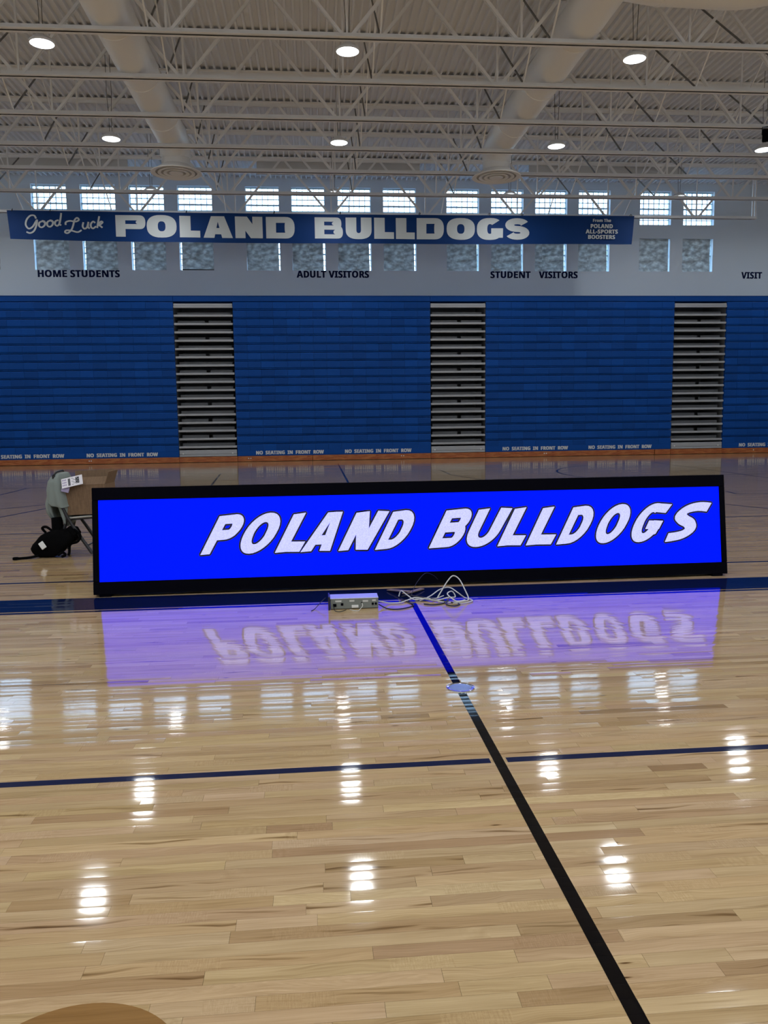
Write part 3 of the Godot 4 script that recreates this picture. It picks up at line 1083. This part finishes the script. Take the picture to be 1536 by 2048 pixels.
		cut.box(Vector3(0.10, 0.0, -0.30), Vector3(w * 0.505, 0.105, -0.28))
		cut.box(Vector3(w * 0.575, 0.0, -0.30), Vector3(w - 0.10, 0.105, -0.28))
		var cm := cut.mesh()
		for k in 17:
			var y := 5.165 - 0.2885 * k
			var o := put("step_nosing", nm, mats.nosing_grey, t)
			o.position = Vector3(0, y, 0)
			var r := put("riser", sm if k % 2 == 0 else cm, mats.riser_grey, t)
			r.position = Vector3(0, y + 0.036, 0)
		var bt := MB.new()
		bt.cbox(Transform3D(Basis(), Vector3(w / 2, 0.37, -0.04)), Vector3(w - 0.04, 0.15, 0.09), 0.006)
		bt.cbox(Transform3D(Basis(), Vector3(w / 2, 0.25, -0.035)), Vector3(w - 0.04, 0.075, 0.09), 0.006)
		put("bottom_step", bt.mesh(), mats.nosing_grey, t)
		var bm := MB.new()
		bm.lathe([Vector2(0.0, 0.012), Vector2(0.02, 0.010), Vector2(0.028, 0.0)], 10, Transform3D(Basis(Vector3(1, 0, 0), PI / 2), Vector3.ZERO))
		for q in [0.15, w - 0.17]:
			var o := put("bolt", bm.mesh(), mats.white_plastic, t)
			o.position = Vector3(q, 0.32, 0.006)
		var kb := MB.new()
		kb.cbox(Transform3D(Basis(), Vector3(w / 2, 0.105, -0.02)), Vector3(w - 0.006, 0.19, 0.05), 0.006)
		put("skirt_board", kb.mesh(), mats.skirt_wood, t)


# ------------------------------------------------------------------ LED display
func build_display() -> void:
	var t := thing("led_display", "long black framed LED display, blue with white slanted letters, leaning back", "display")
	var ux := Vector3(5.773, 0, -0.091).normalized()
	var uy := Vector3(-0.002, 0.715, -0.104)
	uy = (uy - ux * uy.dot(ux)).normalized()
	var nz := ux.cross(uy)
	t.transform = Transform3D(Basis(ux, uy, nz), Vector3(-1.913, 0.131, -7.14))
	var W := 5.774; var H := 0.7225
	var m := 0.052; var e := 0.112
	var fr := [[Vector3(-m, H, 0), Vector3(W + m, H + e, 0)], [Vector3(-m, -e, 0), Vector3(W + m, 0, 0)], [Vector3(-m, 0, 0), Vector3(0, H, 0)], [Vector3(W, 0, 0), Vector3(W + m, H, 0)]]
	var names := ["top_rail", "bottom_rail", "side_rail", "side_rail"]
	for k in 4:
		var b := MB.new()
		var c: Vector3 = (fr[k][0] + fr[k][1]) / 2; var s: Vector3 = fr[k][1] - fr[k][0]
		b.cbox(Transform3D(Basis(), Vector3(c.x, c.y, -0.05)), Vector3(s.x, s.y, 0.12), 0.004)
		put(names[k], b.mesh(), mats.frame_black, t)
	var hs := MB.new()
	hs.cbox(Transform3D(Basis(), Vector3(W / 2, H / 2, -0.09)), Vector3(W + 0.08, H + 0.18, 0.08), 0.006)
	put("housing", hs.mesh(), mats.frame_black, t)
	# blue lit face, in cabinet modules
	var blue := mat("led_blue", lin(0.0, 0.0, 0.004), 0.6)
	blue.emission_enabled = true
	blue.emission = Color(0.0, 0.06, 1.0)
	blue.emission_energy_multiplier = 2.0
	blue.metallic_specular = 0.1
	var nmod := 6
	for k in nmod:
		var b := MB.new()
		b.box(Vector3(W * k / nmod + 0.0004, 0, -0.04), Vector3(W * (k + 1) / nmod - 0.0004, H, -0.004))
		put("screen_module", b.mesh(), blue, t)
	# letters
	var gr := Image.create(256, 256, false, Image.FORMAT_RGB8)
	var gn := RandomNumberGenerator.new()
	gn.seed = 8
	for y in 256:
		for x in 256:
			var g := gn.randf_range(0.80, 1.0)
			gr.set_pixel(x, y, Color(g * 0.62, g * 0.63, 1.0))
	var white := mat("led_white", lin(0.05, 0.05, 0.05), 0.5)
	white.emission_enabled = true
	white.emission = Color(1, 1, 1)
	white.emission_operator = BaseMaterial3D.EMISSION_OP_MULTIPLY
	white.emission_energy_multiplier = 2.2
	white.emission_texture = ImageTexture.create_from_image(gr)
	white.uv1_triplanar = true
	white.uv1_scale = Vector3(1.3, 1.3, 1.3)
	var edge := mat("led_edge", lin(0.003, 0.004, 0.015), 0.5)
	var spec := [["P", 0.872, 0.245, 0.088], ["O", 1.170, 0.292, 0.092], ["L", 1.534, 0.235, 0.105], ["A", 1.763, 0.285, 0.105], ["N", 2.106, 0.285, 0.105], ["D", 2.442, 0.245, 0.084], ["B", 2.94, 0.275, 0.088], ["U", 3.245, 0.300, 0.10], ["L", 3.585, 0.235, 0.105], ["L", 3.855, 0.255, 0.105], ["D", 4.147, 0.245, 0.084], ["O", 4.478, 0.272, 0.088], ["g", 4.825, 0.275, 0.095], ["s", 5.205, 0.262, 0.105]]
	var hh := 0.345
	for s in spec:
		var q := glyph(s[0], s[2] / hh, s[3] / hh, 0.24, 2.1)
		var org := Vector2(s[1], 0.212)
		# slanted, with strokes that widen towards the head
		var f := func(p: Vector2) -> Vector2:
			var wd: float = s[2] / hh
			var x := (p.x - wd / 2) * lerpf(0.94, 1.06, p.y) + wd / 2
			return org + Vector2(x * hh + 0.56 * p.y * hh, p.y * hh + 0.022 * sin(x / wd * 2.6) * (0.35 if p.y < 0.5 else 0.6))
		var ob := MB.new()
		for a in 12:
			var d := 0.016 * Vector2(cos(TAU * a / 12), sin(TAU * a / 12))
			slab(ob, q, func(p: Vector2) -> Vector2: return f.call(p) + d, -0.002, -0.002 + 0.00002 * a)
		var o := put("letter", ob.mesh(), edge, t)
		o.set_meta("label", "white letter %s with dark outline" % s[0].to_upper())
		var fb := MB.new()
		slab(fb, q, f, 0.0, 0.0)
		put("letter_face", fb.mesh(), white, o)
	# feet and rear props
	for x in [0.05, W - 0.05]:
		var b := MB.new()
		b.obox(Transform3D(Basis(uyb().inverse()), Vector3(x, -e - 0.004, -0.06)), Vector3(0.10, 0.03, 0.14))
		put("foot", b.mesh(), mats.frame_black, t)
	for x in [0.9, W / 2, W - 0.9]:
		var inv := t.transform.affine_inverse()
		var p: Vector3 = t.transform * Vector3(x, H * 0.8, -0.13)
		var b := MB.new()
		b.tube([inv * p, inv * Vector3(p.x, 0.012, p.z - 0.42)], 0.012, 8)
		put("rear_prop", b.mesh(), mats.dark_metal, t)
	# the light that the lit face gives
	var l := AreaLight3D.new()
	l.name = "screen_glow"
	l.area_size = Vector2(W - 0.1, H - 0.1)
	l.light_color = Color(0.12, 0.16, 1.0)
	l.light_energy = 0.02
	l.area_range = 40.0
	l.shadow_enabled = true
	l.position = Vector3(W / 2, H / 2, 0.03)
	l.rotation.y = PI
	t.add_child(l)

func uyb() -> Basis:
	return Basis(Vector3(1, 0, 0), -0.145)


# ------------------------------------------------------------------ banner
func build_banner() -> void:
	var t := thing("hanging_banner", "long blue cloth banner with white print, hung from the far joist", "banner", Vector3(0, 7.65, -29.05))
	var x0 := -10.15; var x1 := 11.73
	var zf := func(x: float, y: float) -> float: return 0.03 * sin(x * 0.9) * (1.0 - y) + 0.012 * sin(x * 2.7 + y * 3.0)
	var b := MB.new()
	for side in 2:
		var g := []
		for i in 121:
			var rowp := []
			for j in 7:
				var x := lerpf(x0, x1, i / 120.0); var y := j / 6.0
				var sag := 0.035 * sin(PI * i / 120.0)
				var tuck := 0.05 * (1.0 - y) * maxf(0.0, 1.0 - i / 6.0) - 0.07 * (1.0 - y) * maxf(0.0, 1.0 - (120 - i) / 6.0)
				rowp.append(Vector3(x + tuck, y * 0.99 - sag + 0.06 * (1.0 - y) * maxf(0.0, 1.0 - i / 20.0), zf.call(x, y) - 0.004 * side))
			g.append(rowp)
		b.grid(g, false, side == 1)
	put("cloth", b.mesh(), mats.banner_blue, t)
	var y0 := 0.13; var hh := 0.72
	var spec := [["P", -6.58, 1.0], ["O", -5.54, 1.01], ["L", -4.43, 0.69], ["A", -3.63, 1.0], ["N", -2.54, 0.94], ["D", -1.48, 0.99], ["B", 0.21, 0.98], ["U", 1.29, 0.91], ["L", 2.29, 0.70], ["L", 3.06, 0.67], ["D", 3.80, 0.97], ["O", 4.87, 1.02], ["G", 5.96, 0.94], ["S", 6.98, 0.88]]
	for s in spec:
		var q := glyph(s[0], s[1] * 0 + s[2] / hh, {"P": 0.325, "B": 0.33, "D": 0.345, "S": 0.34}.get(s[0], 0.375) / hh, {"P": 0.235, "B": 0.20, "D": 0.27}.get(s[0], 0.29), 2.5)
		var fb := MB.new()
		for quad in q:
			var ps := []
			for p in quad:
				var x: float = s[1] + p.x * hh; var y: float = y0 + p.y * hh
				ps.append(Vector3(x, y - 0.035 * sin(PI * (x - x0) / (x1 - x0)) + 0.03, zf.call(x, y / 0.99) + 0.012))
			fb.quad(ps[0], ps[1], ps[2], ps[3], Vector3(0, 0, 1))
		var o := put("letter", fb.mesh(), mats.banner_print, t)
		o.set_meta("label", "white block letter " + s[0])
	# handwritten words at the left end
	var px := func(a: float, c: float) -> Vector2: return Vector2(-6.57 + 0.005629 * (a - 700.0), 8.5 - (c - 280.0) * 0.00555 - 7.65)
	var script := {
		"Good": [[[232, 303], [222, 285], [198, 287], [176, 312], [170, 342], [186, 362], [210, 350], [230, 320], [237, 312], [232, 340], [216, 374], [192, 388], [170, 381]],
			[[268, 318], [250, 326], [247, 346], [262, 354], [280, 340], [280, 320], [266, 316], [290, 330]],
			[[315, 312], [297, 322], [295, 342], [310, 350], [326, 336], [326, 316], [312, 312], [338, 325]],
			[[362, 310], [345, 316], [340, 334], [352, 344], [366, 330], [374, 300], [380, 268]], [[374, 300], [366, 332], [376, 340]]],
		"Luck": [[[402, 338], [404, 322], [428, 314], [462, 318], [482, 308], [472, 296], [456, 310], [446, 340], [434, 366], [412, 386], [396, 382], [404, 370], [436, 372], [470, 380], [494, 368]],
			[[508, 322], [502, 346], [512, 360], [528, 350], [538, 320]], [[538, 320], [534, 350], [544, 358]],
			[[578, 326], [566, 318], [552, 332], [552, 350], [564, 358], [582, 346]],
			[[604, 286], [596, 320], [588, 356]], [[594, 336], [612, 318], [622, 322], [610, 334], [598, 338], [610, 346], [620, 354]]]}
	for word in script:
		var fb := MB.new()
		for st in script[word]:
			var pts := []
			for p in st: pts.append(px.call(p[0], p[1]))
			var q := []
			stroke(q, smooth(pts, 6), 0.062, 0.05)
			for quad in q:
				var ps := []
				for p in quad: ps.append(Vector3(p.x, p.y, zf.call(p.x, p.y) + 0.012))
				fb.quad(ps[0], ps[1], ps[2], ps[3], Vector3(0, 0, 1))
		var o := put("script_word", fb.mesh(), mats.banner_print, t)
		o.set_meta("label", "handwritten white word " + word)
	for w in [["From The", 10.18, 10.85, 0.75, 0.11], ["POLAND", 10.10, 10.92, 0.535, 0.145], ["ALL-SPORTS", 9.92, 11.11, 0.345, 0.145], ["BOOSTERS", 10.01, 11.01, 0.155, 0.145]]:
		letter_line("small_lettering", w[0], w[1], w[2], w[3] + 0.01, w[4], 0.042, mats.banner_print, t, "small white letters reading " + w[0])
	# ties to the joist
	for x in [-10.0, -8.75, -4.2, -1.2, 1.1, 3.9, 6.4, 7.6, 11.6]:
		var c := MB.new()
		c.tube([Vector3(x, 0.95, 0.0), Vector3(x + 0.03, 1.0, 0.03), Vector3(x + 0.02, 1.06, -0.05), Vector3(x - 0.01, 1.0, -0.1)], 0.012, 6)
		put("tie", c.mesh(), mats.black_cable, t)


# ------------------------------------------------------------------ folding chair with box, jacket and backpack
func build_chair_corner() -> void:
	var o := Vector3(-2.78, 0, -9.62)
	var t := thing("folding_chair", "dark folding chair standing left behind the display", "chair", o)
	for s in [-1.0, 1.0]:
		var b := MB.new()
		b.tube(smooth([Vector3(-0.19, 0.93, s * 0.2), Vector3(-0.17, 0.80, s * 0.2), Vector3(-0.085, 0.50, s * 0.205), Vector3(0.05, 0.26, s * 0.21), Vector3(0.20, 0.019, s * 0.215)], 5), 0.019, 10)
		put("front_leg", b.mesh(), mats.dark_metal, t)
		var c := MB.new()
		c.tube([Vector3(-0.07, 0.46, s * 0.175), Vector3(-0.13, 0.24, s * 0.18), Vector3(-0.19, 0.019, s * 0.185)], 0.019, 10)
		put("rear_leg", c.mesh(), mats.dark_metal, t)
	var hp := MB.new()
	hp.tube(smooth([Vector3(-0.19, 0.93, -0.2), Vector3(-0.18, 0.965, -0.12), Vector3(-0.175, 0.97, 0.0), Vector3(-0.18, 0.965, 0.12), Vector3(-0.19, 0.93, 0.2)], 4), 0.012, 8)
	put("top_rail", hp.mesh(), mats.dark_metal, t)
	var st := MB.new()
	st.cbox(Transform3D(Basis(Vector3(0, 0, 1), 0.07), Vector3(0.10, 0.445, 0)), Vector3(0.40, 0.022, 0.36), 0.008)
	put("seat", st.mesh(), mat("seat_plate", lin(0.42, 0.42, 0.40), 0.5), t)
	var sf := MB.new()
	sf.cbox(Transform3D(Basis(Vector3(0, 0, 1), 0.07), Vector3(0.09, 0.424, 0)), Vector3(0.36, 0.02, 0.34), 0.006)
	put("seat_frame", sf.mesh(), mats.dark_metal, t)
	var bk := MB.new()
	bk.cbox(Transform3D(Basis(Vector3(0, 0, 1), 0.2), Vector3(-0.165, 0.80, 0)), Vector3(0.02, 0.18, 0.38), 0.008)
	put("backrest", bk.mesh(), mats.dark_metal, t)
	for q in [[0.14, 0.11, 0.21], [-0.155, 0.14, 0.18]]:
		var r := MB.new()
		r.tube([Vector3(q[0], q[1], -q[2]), Vector3(q[0], q[1], q[2])], 0.009, 8)
		put("cross_bar", r.mesh(), mats.dark_metal, t)

	# cardboard box on the seat
	var bx := thing("cardboard_box", "open brown cardboard box standing on the folding chair", "box", o + Vector3(0.165, 0.475, 0.0))
	bx.rotation = Vector3(0, -0.05, 0.03)
	var w := 0.46; var h := 0.34; var d := 0.38
	for q in [[Vector3(0, h / 2, d / 2), Vector3(w, h, 0.006)], [Vector3(0, h / 2, -d / 2), Vector3(w, h, 0.006)], [Vector3(-w / 2, h / 2, 0), Vector3(0.006, h, d)], [Vector3(w / 2, h / 2, 0), Vector3(0.006, h, d)], [Vector3(0, 0.004, 0), Vector3(w, 0.006, d)]]:
		var b := MB.new()
		b.obox(Transform3D(Basis(), q[0]), q[1])
		put("side" if q[1].y > 0.1 else "bottom", b.mesh(), mats.cardboard, bx)
	for q in [[Vector3(0, h, d / 2), Vector3(1, 0, 0), -1.0, 0.15, w], [Vector3(0, h, -d / 2), Vector3(1, 0, 0), -0.15, 0.15, w], [Vector3(w / 2, h, 0), Vector3(0, 0, 1), -0.35, 0.15, 0.0], [Vector3(-w / 2, h, 0), Vector3(0, 0, 1), 0.7, 0.10, 0.0]]:
		var b := MB.new()
		var bs := Basis(q[1], q[2])
		b.obox(Transform3D(bs, q[0] + bs * Vector3(0, q[3] / 2, 0)), Vector3(q[4], q[3], 0.006) if q[4] > 0.0 else Vector3(0.006, q[3], d * 0.94))
		put("flap", b.mesh(), mats.cardboard, bx)
	# printed sheet on the box
	var pi := Image.create(128, 64, false, Image.FORMAT_RGB8)
	pi.fill(Color(0.86, 0.85, 0.88))
	for k in 9:
		pi.fill_rect(Rect2i(6 + (k % 3) * 9, 8 + (k / 3) * 17, 6, 9), Color(0.55, 0.50, 0.66))
	pi.fill_rect(Rect2i(40, 8, 14, 48), Color(0.30, 0.30, 0.33))
	for k in 7:
		pi.fill_rect(Rect2i(60 + (k * 7) % 20, 8 + k * 7, 12, 3), Color(0.42, 0.42, 0.46))
	pi.fill_rect(Rect2i(86, 8, 22, 42), Color(0.2, 0.2, 0.23))
	for k in 5:
		pi.fill_rect(Rect2i(90 + (k % 2) * 9, 12 + k * 8, 5, 4), Color(0.7, 0.7, 0.74))
	var pm := mat("label_print", Color.WHITE, 0.6)
	pm.albedo_texture = ImageTexture.create_from_image(pi)
	var sh := thing("printed_sheet", "white printed sheet leaning on the front of the cardboard box", "paper", o + Vector3(0.02, 0.86, 0.225))
	var sb := MB.new()
	var sg := Basis(Vector3(0, 0, 1), 0.22) * Basis(Vector3(1, 0, 0), -0.5)
	for k in 2:
		var zz := 0.0015 * (1.0 if k == 0 else -1.0)
		sb.quad(sg * Vector3(-0.12, -0.06, zz), sg * Vector3(0.12, -0.06, zz), sg * Vector3(0.12, 0.06, zz), sg * Vector3(-0.12, 0.06, zz), sg * Vector3(0, 0, zz), [Vector2(0, 1), Vector2(1, 1), Vector2(1, 0), Vector2(0, 0)])
	put("sheet", sb.mesh(), pm, sh)
	var s2 := MB.new()
	s2.cbox(Transform3D(Basis(Vector3(0, 0, 1), -0.25) * Basis(Vector3(1, 0, 0), -0.15), Vector3(-0.075, -0.085, 0.012)), Vector3(0.085, 0.07, 0.003), 0.001)
	var so := put("folded_slip", s2.mesh(), mat("lavender_paper", lin(0.30, 0.26, 0.42), 0.7), sh)
	so.set_meta("label", "lavender slip at the lower corner")

	# jacket over the backrest
	var jk := thing("jacket", "grey green jacket hung over the back of the folding chair", "jacket", Vector3(0, 0, o.z))
	cloth_lump(jk, "shoulder_drape", [[0.955, -2.925, 0.012, 0.10], [0.945, -2.93, 0.05, 0.18], [0.91, -2.945, 0.085, 0.225], [0.85, -2.955, 0.115, 0.25], [0.76, -2.955, 0.135, 0.26], [0.67, -2.945, 0.145, 0.265], [0.60, -2.94, 0.15, 0.265], [0.575, -2.925, 0.14, 0.262]], 0.011, 1.0)
	cloth_lump(jk, "back_tail", [[0.70, -3.04, 0.05, 0.17], [0.60, -3.055, 0.055, 0.19], [0.50, -3.05, 0.05, 0.18], [0.43, -3.03, 0.035, 0.15], [0.41, -3.01, 0.015, 0.10]], 0.012, 2.3)
	cloth_lump(jk, "front_tail", [[0.62, -2.89, 0.10, 0.215], [0.54, -2.885, 0.085, 0.22], [0.46, -2.875, 0.065, 0.215], [0.38, -2.87, 0.03, 0.20], [0.345, -2.87, 0.008, 0.18]], 0.010, 3.9)

	# backpack on the floor
	var bp := thing("backpack", "slumped black backpack on the floor beside the folding chair", "backpack", Vector3(-3.03, 0, -9.38))
	var pb := MB.new()
	var g := []
	for i in 17:
		var rowp := []
		var f := PI * i / 16.0
		for j in 24:
			var a := TAU * j / 24.0
			var x := sin(f) * signf(cos(a)) * pow(absf(cos(a)), 0.7)
			var z := sin(f) * signf(sin(a)) * pow(absf(sin(a)), 0.7)
			var y := signf(cos(f)) * pow(absf(cos(f)), 0.75)
			var bump := 1.0 + 0.06 * sin(a * 3.0 + y * 2.0) + 0.04 * sin(y * 7.0 + a)
			rowp.append(Vector3(0.205 * x * bump + 0.16 * (y * 0.5 + 0.15), maxf(0.002, 0.155 + 0.155 * y * bump), 0.13 * z * bump))
		g.append(rowp)
	pb.grid(g, true)
	put("pack_body", pb.mesh(), mats.black_fabric, bp)
	var up := MB.new()
	up.tube(smooth([Vector3(0.07, 0.24, -0.06), Vector3(0.06, 0.34, -0.08), Vector3(0.05, 0.44, -0.10)], 4), 0.07, 12, true, 0.06)
	put("top_roll", up.mesh(), mats.black_fabric, bp)
	var fpk := MB.new()
	fpk.cbox(Transform3D(Basis(Vector3(0, 1, 0), -0.3) * Basis(Vector3(0, 0, 1), 0.6), Vector3(0.20, 0.235, -0.08)), Vector3(0.24, 0.17, 0.16), 0.05)
	put("front_pocket", fpk.mesh(), mats.black_fabric, bp)
	for q in [[Vector3(0.26, 0.31, -0.02), Vector3(0.33, 0.24, 0.0), Vector3(0.30, 0.17, 0.01), Vector3(0.22, 0.14, 0.02), Vector3(0.21, 0.05, 0.04), Vector3(0.20, 0.016, 0.05)], [Vector3(0.10, 0.03, 0.10), Vector3(0.15, 0.06, 0.09), Vector3(0.18, 0.03, 0.09), Vector3(0.14, 0.016, 0.11)], [Vector3(-0.12, 0.03, 0.08), Vector3(-0.20, 0.018, 0.12), Vector3(-0.28, 0.016, 0.15), Vector3(-0.33, 0.016, 0.17)], [Vector3(-0.05, 0.28, 0.0), Vector3(-0.08, 0.335, 0.02), Vector3(-0.03, 0.35, 0.03), Vector3(0.03, 0.30, 0.02)]]:
		var sb2 := MB.new()
		sb2.tube(smooth(q, 5), 0.015, 8)
		put("strap", sb2.mesh(), mats.black_fabric, bp)
	var bc := MB.new()
	bc.cbox(Transform3D(Basis(), Vector3(-0.34, 0.018, 0.172)), Vector3(0.055, 0.03, 0.05), 0.006)
	put("buckle", bc.mesh(), mats.black_fabric, bp)
	var wp := MB.new()
	wp.cbox(Transform3D(Basis(Vector3(0, 0, 1), 0.6) * Basis(Vector3(1, 0, 0), -0.15), Vector3(-0.05, 0.155, 0.142)), Vector3(0.06, 0.085, 0.012), 0.005)
	var wo := put("patch", wp.mesh(), mats.white_plastic, bp)
	wo.set_meta("label", "small white patch")

# soft closed lump of cloth from rings [height, x, half width, half depth], with folds running down
func cloth_lump(parent: Node, called: String, rings: Array, fold: float, phase: float) -> void:
	var b := MB.new()
	var g := []
	var n := 40
	for i in range((rings.size() - 1) * 4 + 1):
		var k := mini(i / 4, rings.size() - 2); var f := (i - k * 4) / 4.0
		var p := []
		for c in 4: p.append(lerpf(rings[k][c], rings[k + 1][c], f))
		var rowp := []
		var down := float(i) / ((rings.size() - 1) * 4)
		for j in n:
			var a := TAU * j / n
			var wob := fold * (0.3 + down) * (sin(a * 5.0 + phase + down * 1.5) + 0.6 * sin(a * 9.0 + phase * 2.0))
			rowp.append(Vector3(p[1] + (p[2] + wob) * cos(a), p[0] + 0.012 * sin(a * 3.0 + phase) * down, (p[3] + wob) * sin(a)))
		g.append(rowp)
	b.grid(g, true)
	var top := []; var low := []
	for j in n:
		top.append(g[0][j]); low.append(g[-1][j])
	for e in [top, low]:
		var mid := Vector3.ZERO
		for p in e: mid += p / n
		for j in n: b.tri(mid, e[j], e[(j + 1) % n], Vector3.UP if e == top else Vector3.DOWN)
	put(called, b.mesh(), mats.jacket, parent)


# ------------------------------------------------------------------ controller box, cables, floor plate
func build_floor_gear() -> void:
	var t := thing("controller_box", "flat grey metal controller box with sockets, in front of the display", "controller box", Vector3(0.30, 0, -6.45))
	var grey := mat("controller_grey", lin(0.20, 0.22, 0.21), 0.45, 0.3)
	var b := MB.new()
	b.cbox(Transform3D(Basis(), Vector3(0, 0.045, 0)), Vector3(0.39, 0.082, 0.16), 0.003)
	put("case", b.mesh(), grey, t)
	var lid := MB.new()
	lid.cbox(Transform3D(Basis(), Vector3(0, 0.088, 0.0)), Vector3(0.394, 0.006, 0.164), 0.002)
	put("lid", lid.mesh(), mat("lid_metal", lin(0.55, 0.56, 0.58), 0.35, 0.4), t)
	var fl := MB.new()
	fl.cbox(Transform3D(Basis(), Vector3(-0.205, 0.055, 0.02)), Vector3(0.012, 0.11, 0.17), 0.003)
	put("mounting_flange", fl.mesh(), mats.dark_metal, t)
	for q in [[-0.16, 0.035, 0.028, 0.024], [-0.10, 0.042, 0.02, 0.02], [0.005, 0.022, 0.055, 0.022], [0.15, 0.04, 0.016, 0.018], [0.175, 0.04, 0.016, 0.018], [0.06, 0.05, 0.012, 0.012]]:
		var c := MB.new()
		c.cbox(Transform3D(Basis(), Vector3(q[0], q[1], 0.082)), Vector3(q[2], q[3], 0.008), 0.002)
		put("socket", c.mesh(), mats.frame_black if q[2] < 0.05 else mats.white_plastic, t)
	for q in [[-0.13, 0.068, 0.05], [-0.02, 0.068, 0.04], [0.09, 0.064, 0.045], [0.16, 0.068, 0.03]]:
		var c := MB.new()
		c.obox(Transform3D(Basis(), Vector3(q[0], q[1], 0.0805)), Vector3(q[2], 0.014, 0.002))
		put("stuck_label", c.mesh(), mats.white_cable, t)

	var cables := [
		["white_cable", "white cable arching highest in the tangle beside the controller box", 0.0055, [[1.02, 0.012, -6.62], [1.06, 0.06, -6.66], [1.12, 0.14, -6.69], [1.17, 0.18, -6.71], [1.22, 0.155, -6.69], [1.26, 0.07, -6.62], [1.275, 0.01, -6.55], [1.22, 0.008, -6.48], [1.08, 0.008, -6.46], [0.98, 0.012, -6.52], [0.90, 0.008, -6.60], [0.83, 0.008, -6.62]]],
		["white_cable", "white cable running from the controller box into the tangle", 0.0055, [[0.50, 0.05, -6.41], [0.54, 0.03, -6.46], [0.60, 0.008, -6.50], [0.68, 0.008, -6.50], [0.75, 0.012, -6.56], [0.83, 0.02, -6.62], [0.92, 0.014, -6.58], [1.0, 0.02, -6.50], [1.1, 0.03, -6.54], [1.17, 0.02, -6.60], [1.15, 0.06, -6.64], [1.10, 0.05, -6.58], [1.16, 0.01, -6.48], [1.24, 0.01, -6.52]]],
		["white_cable", "white cable looped low at the right of the tangle", 0.005, [[0.86, 0.008, -6.55], [0.96, 0.03, -6.62], [1.05, 0.07, -6.68], [1.13, 0.09, -6.66], [1.19, 0.06, -6.58], [1.25, 0.012, -6.60], [1.30, 0.008, -6.50], [1.22, 0.008, -6.42], [1.12, 0.008, -6.42]]],
		["white_cable", "white cable reaching the left end of the tangle", 0.005, [[0.70, 0.012, -6.72], [0.72, 0.06, -6.72], [0.76, 0.04, -6.66], [0.82, 0.012, -6.58], [0.90, 0.03, -6.54], [1.0, 0.012, -6.60], [1.08, 0.02, -6.66]]],
		["black_cable", "black cable looping on the floor right of the controller box", 0.005, [[0.50, 0.03, -6.38], [0.56, 0.006, -6.33], [0.64, 0.006, -6.29], [0.74, 0.006, -6.34], [0.79, 0.006, -6.42], [0.76, 0.006, -6.52], [0.71, 0.01, -6.64]]],
		["black_cable", "black cable coiled at the right of the tangle", 0.0055, [[0.88, 0.006, -6.44], [0.95, 0.006, -6.40], [1.04, 0.006, -6.44], [1.10, 0.02, -6.52], [1.06, 0.006, -6.40], [1.12, 0.006, -6.34], [1.17, 0.006, -6.40], [1.08, 0.01, -6.48], [0.96, 0.02, -6.56], [0.80, 0.03, -6.66], [0.72, 0.02, -6.68]]],
		["black_cable", "thin black wire rising to the bottom rail of the display", 0.0025, [[0.80, 0.02, -6.68], [0.86, 0.10, -6.80], [0.96, 0.16, -6.95], [1.05, 0.12, -7.06], [1.10, 0.07, -7.10]]],
		["black_cable", "thin black wire trailing left of the controller box", 0.003, [[0.07, 0.08, -6.46], [0.03, 0.05, -6.44], [-0.02, 0.006, -6.40], [-0.05, 0.006, -6.33]]],
		["black_cable", "short black lead hanging from the front of the controller box", 0.003, [[0.13, 0.035, -6.36], [0.14, 0.006, -6.31], [0.18, 0.006, -6.27], [0.23, 0.006, -6.33]]],
		["white_cable", "short white lead hanging from the front of the controller box", 0.003, [[0.36, 0.05, -6.36], [0.365, 0.03, -6.345], [0.34, 0.006, -6.32], [0.32, 0.006, -6.28], [0.26, 0.006, -6.32]]],
	]
	for c in cables:
		var pts := []
		for p in c[3]: pts.append(Vector3(p[0], maxf(p[1], c[2] + 0.0012), p[2]))
		var cb := MB.new()
		cb.tube(smooth(pts, 6), c[2], 7)
		var o := put("cable", cb.mesh(), mats[c[0]])
		tag(o, c[1], "cable", "cables in front of the display")
	var tan_m := mat("tan_strip", lin(0.22, 0.16, 0.10), 0.7)
	for s in [["short tan strip under the left end of the cables", Vector3(0.64, 0.012, -7.0), Vector3(0.79, 0.05, -6.74)], ["short tan strip crossing under the cables to the right", Vector3(0.75, 0.03, -6.74), Vector3(0.94, 0.012, -7.0)]]:
		var sb := MB.new()
		sb.bar(s[1], s[2], 0.045, 0.008, Vector3(0, 1, 0).cross(s[2] - s[1]))
		var o := put("tan_strip", sb.mesh(), tan_m)
		tag(o, s[0], "strip", "tan strips by the cables")
	# floor plate over the net post socket
	var fp := thing("floor_plate", "round metal floor plate set in the black centre line", "floor plate", Vector3(CX + 0.007, 0, -4.382))
	var rim := MB.new()
	rim.lathe([Vector2(0.082, 0.0), Vector2(0.081, 0.005), Vector2(0.076, 0.007), Vector2(0.068, 0.006), Vector2(0.066, 0.004)], 48)
	put("rim", rim.mesh(), mats.chrome, fp)
	var ld := MB.new()
	ld.lathe([Vector2(0.0661, 0.0035), Vector2(0.063, 0.005), Vector2(0.0, 0.005)], 48)
	put("lid", ld.mesh(), mat("plate_lid", lin(0.55, 0.57, 0.62), 0.2, 1.0), fp)
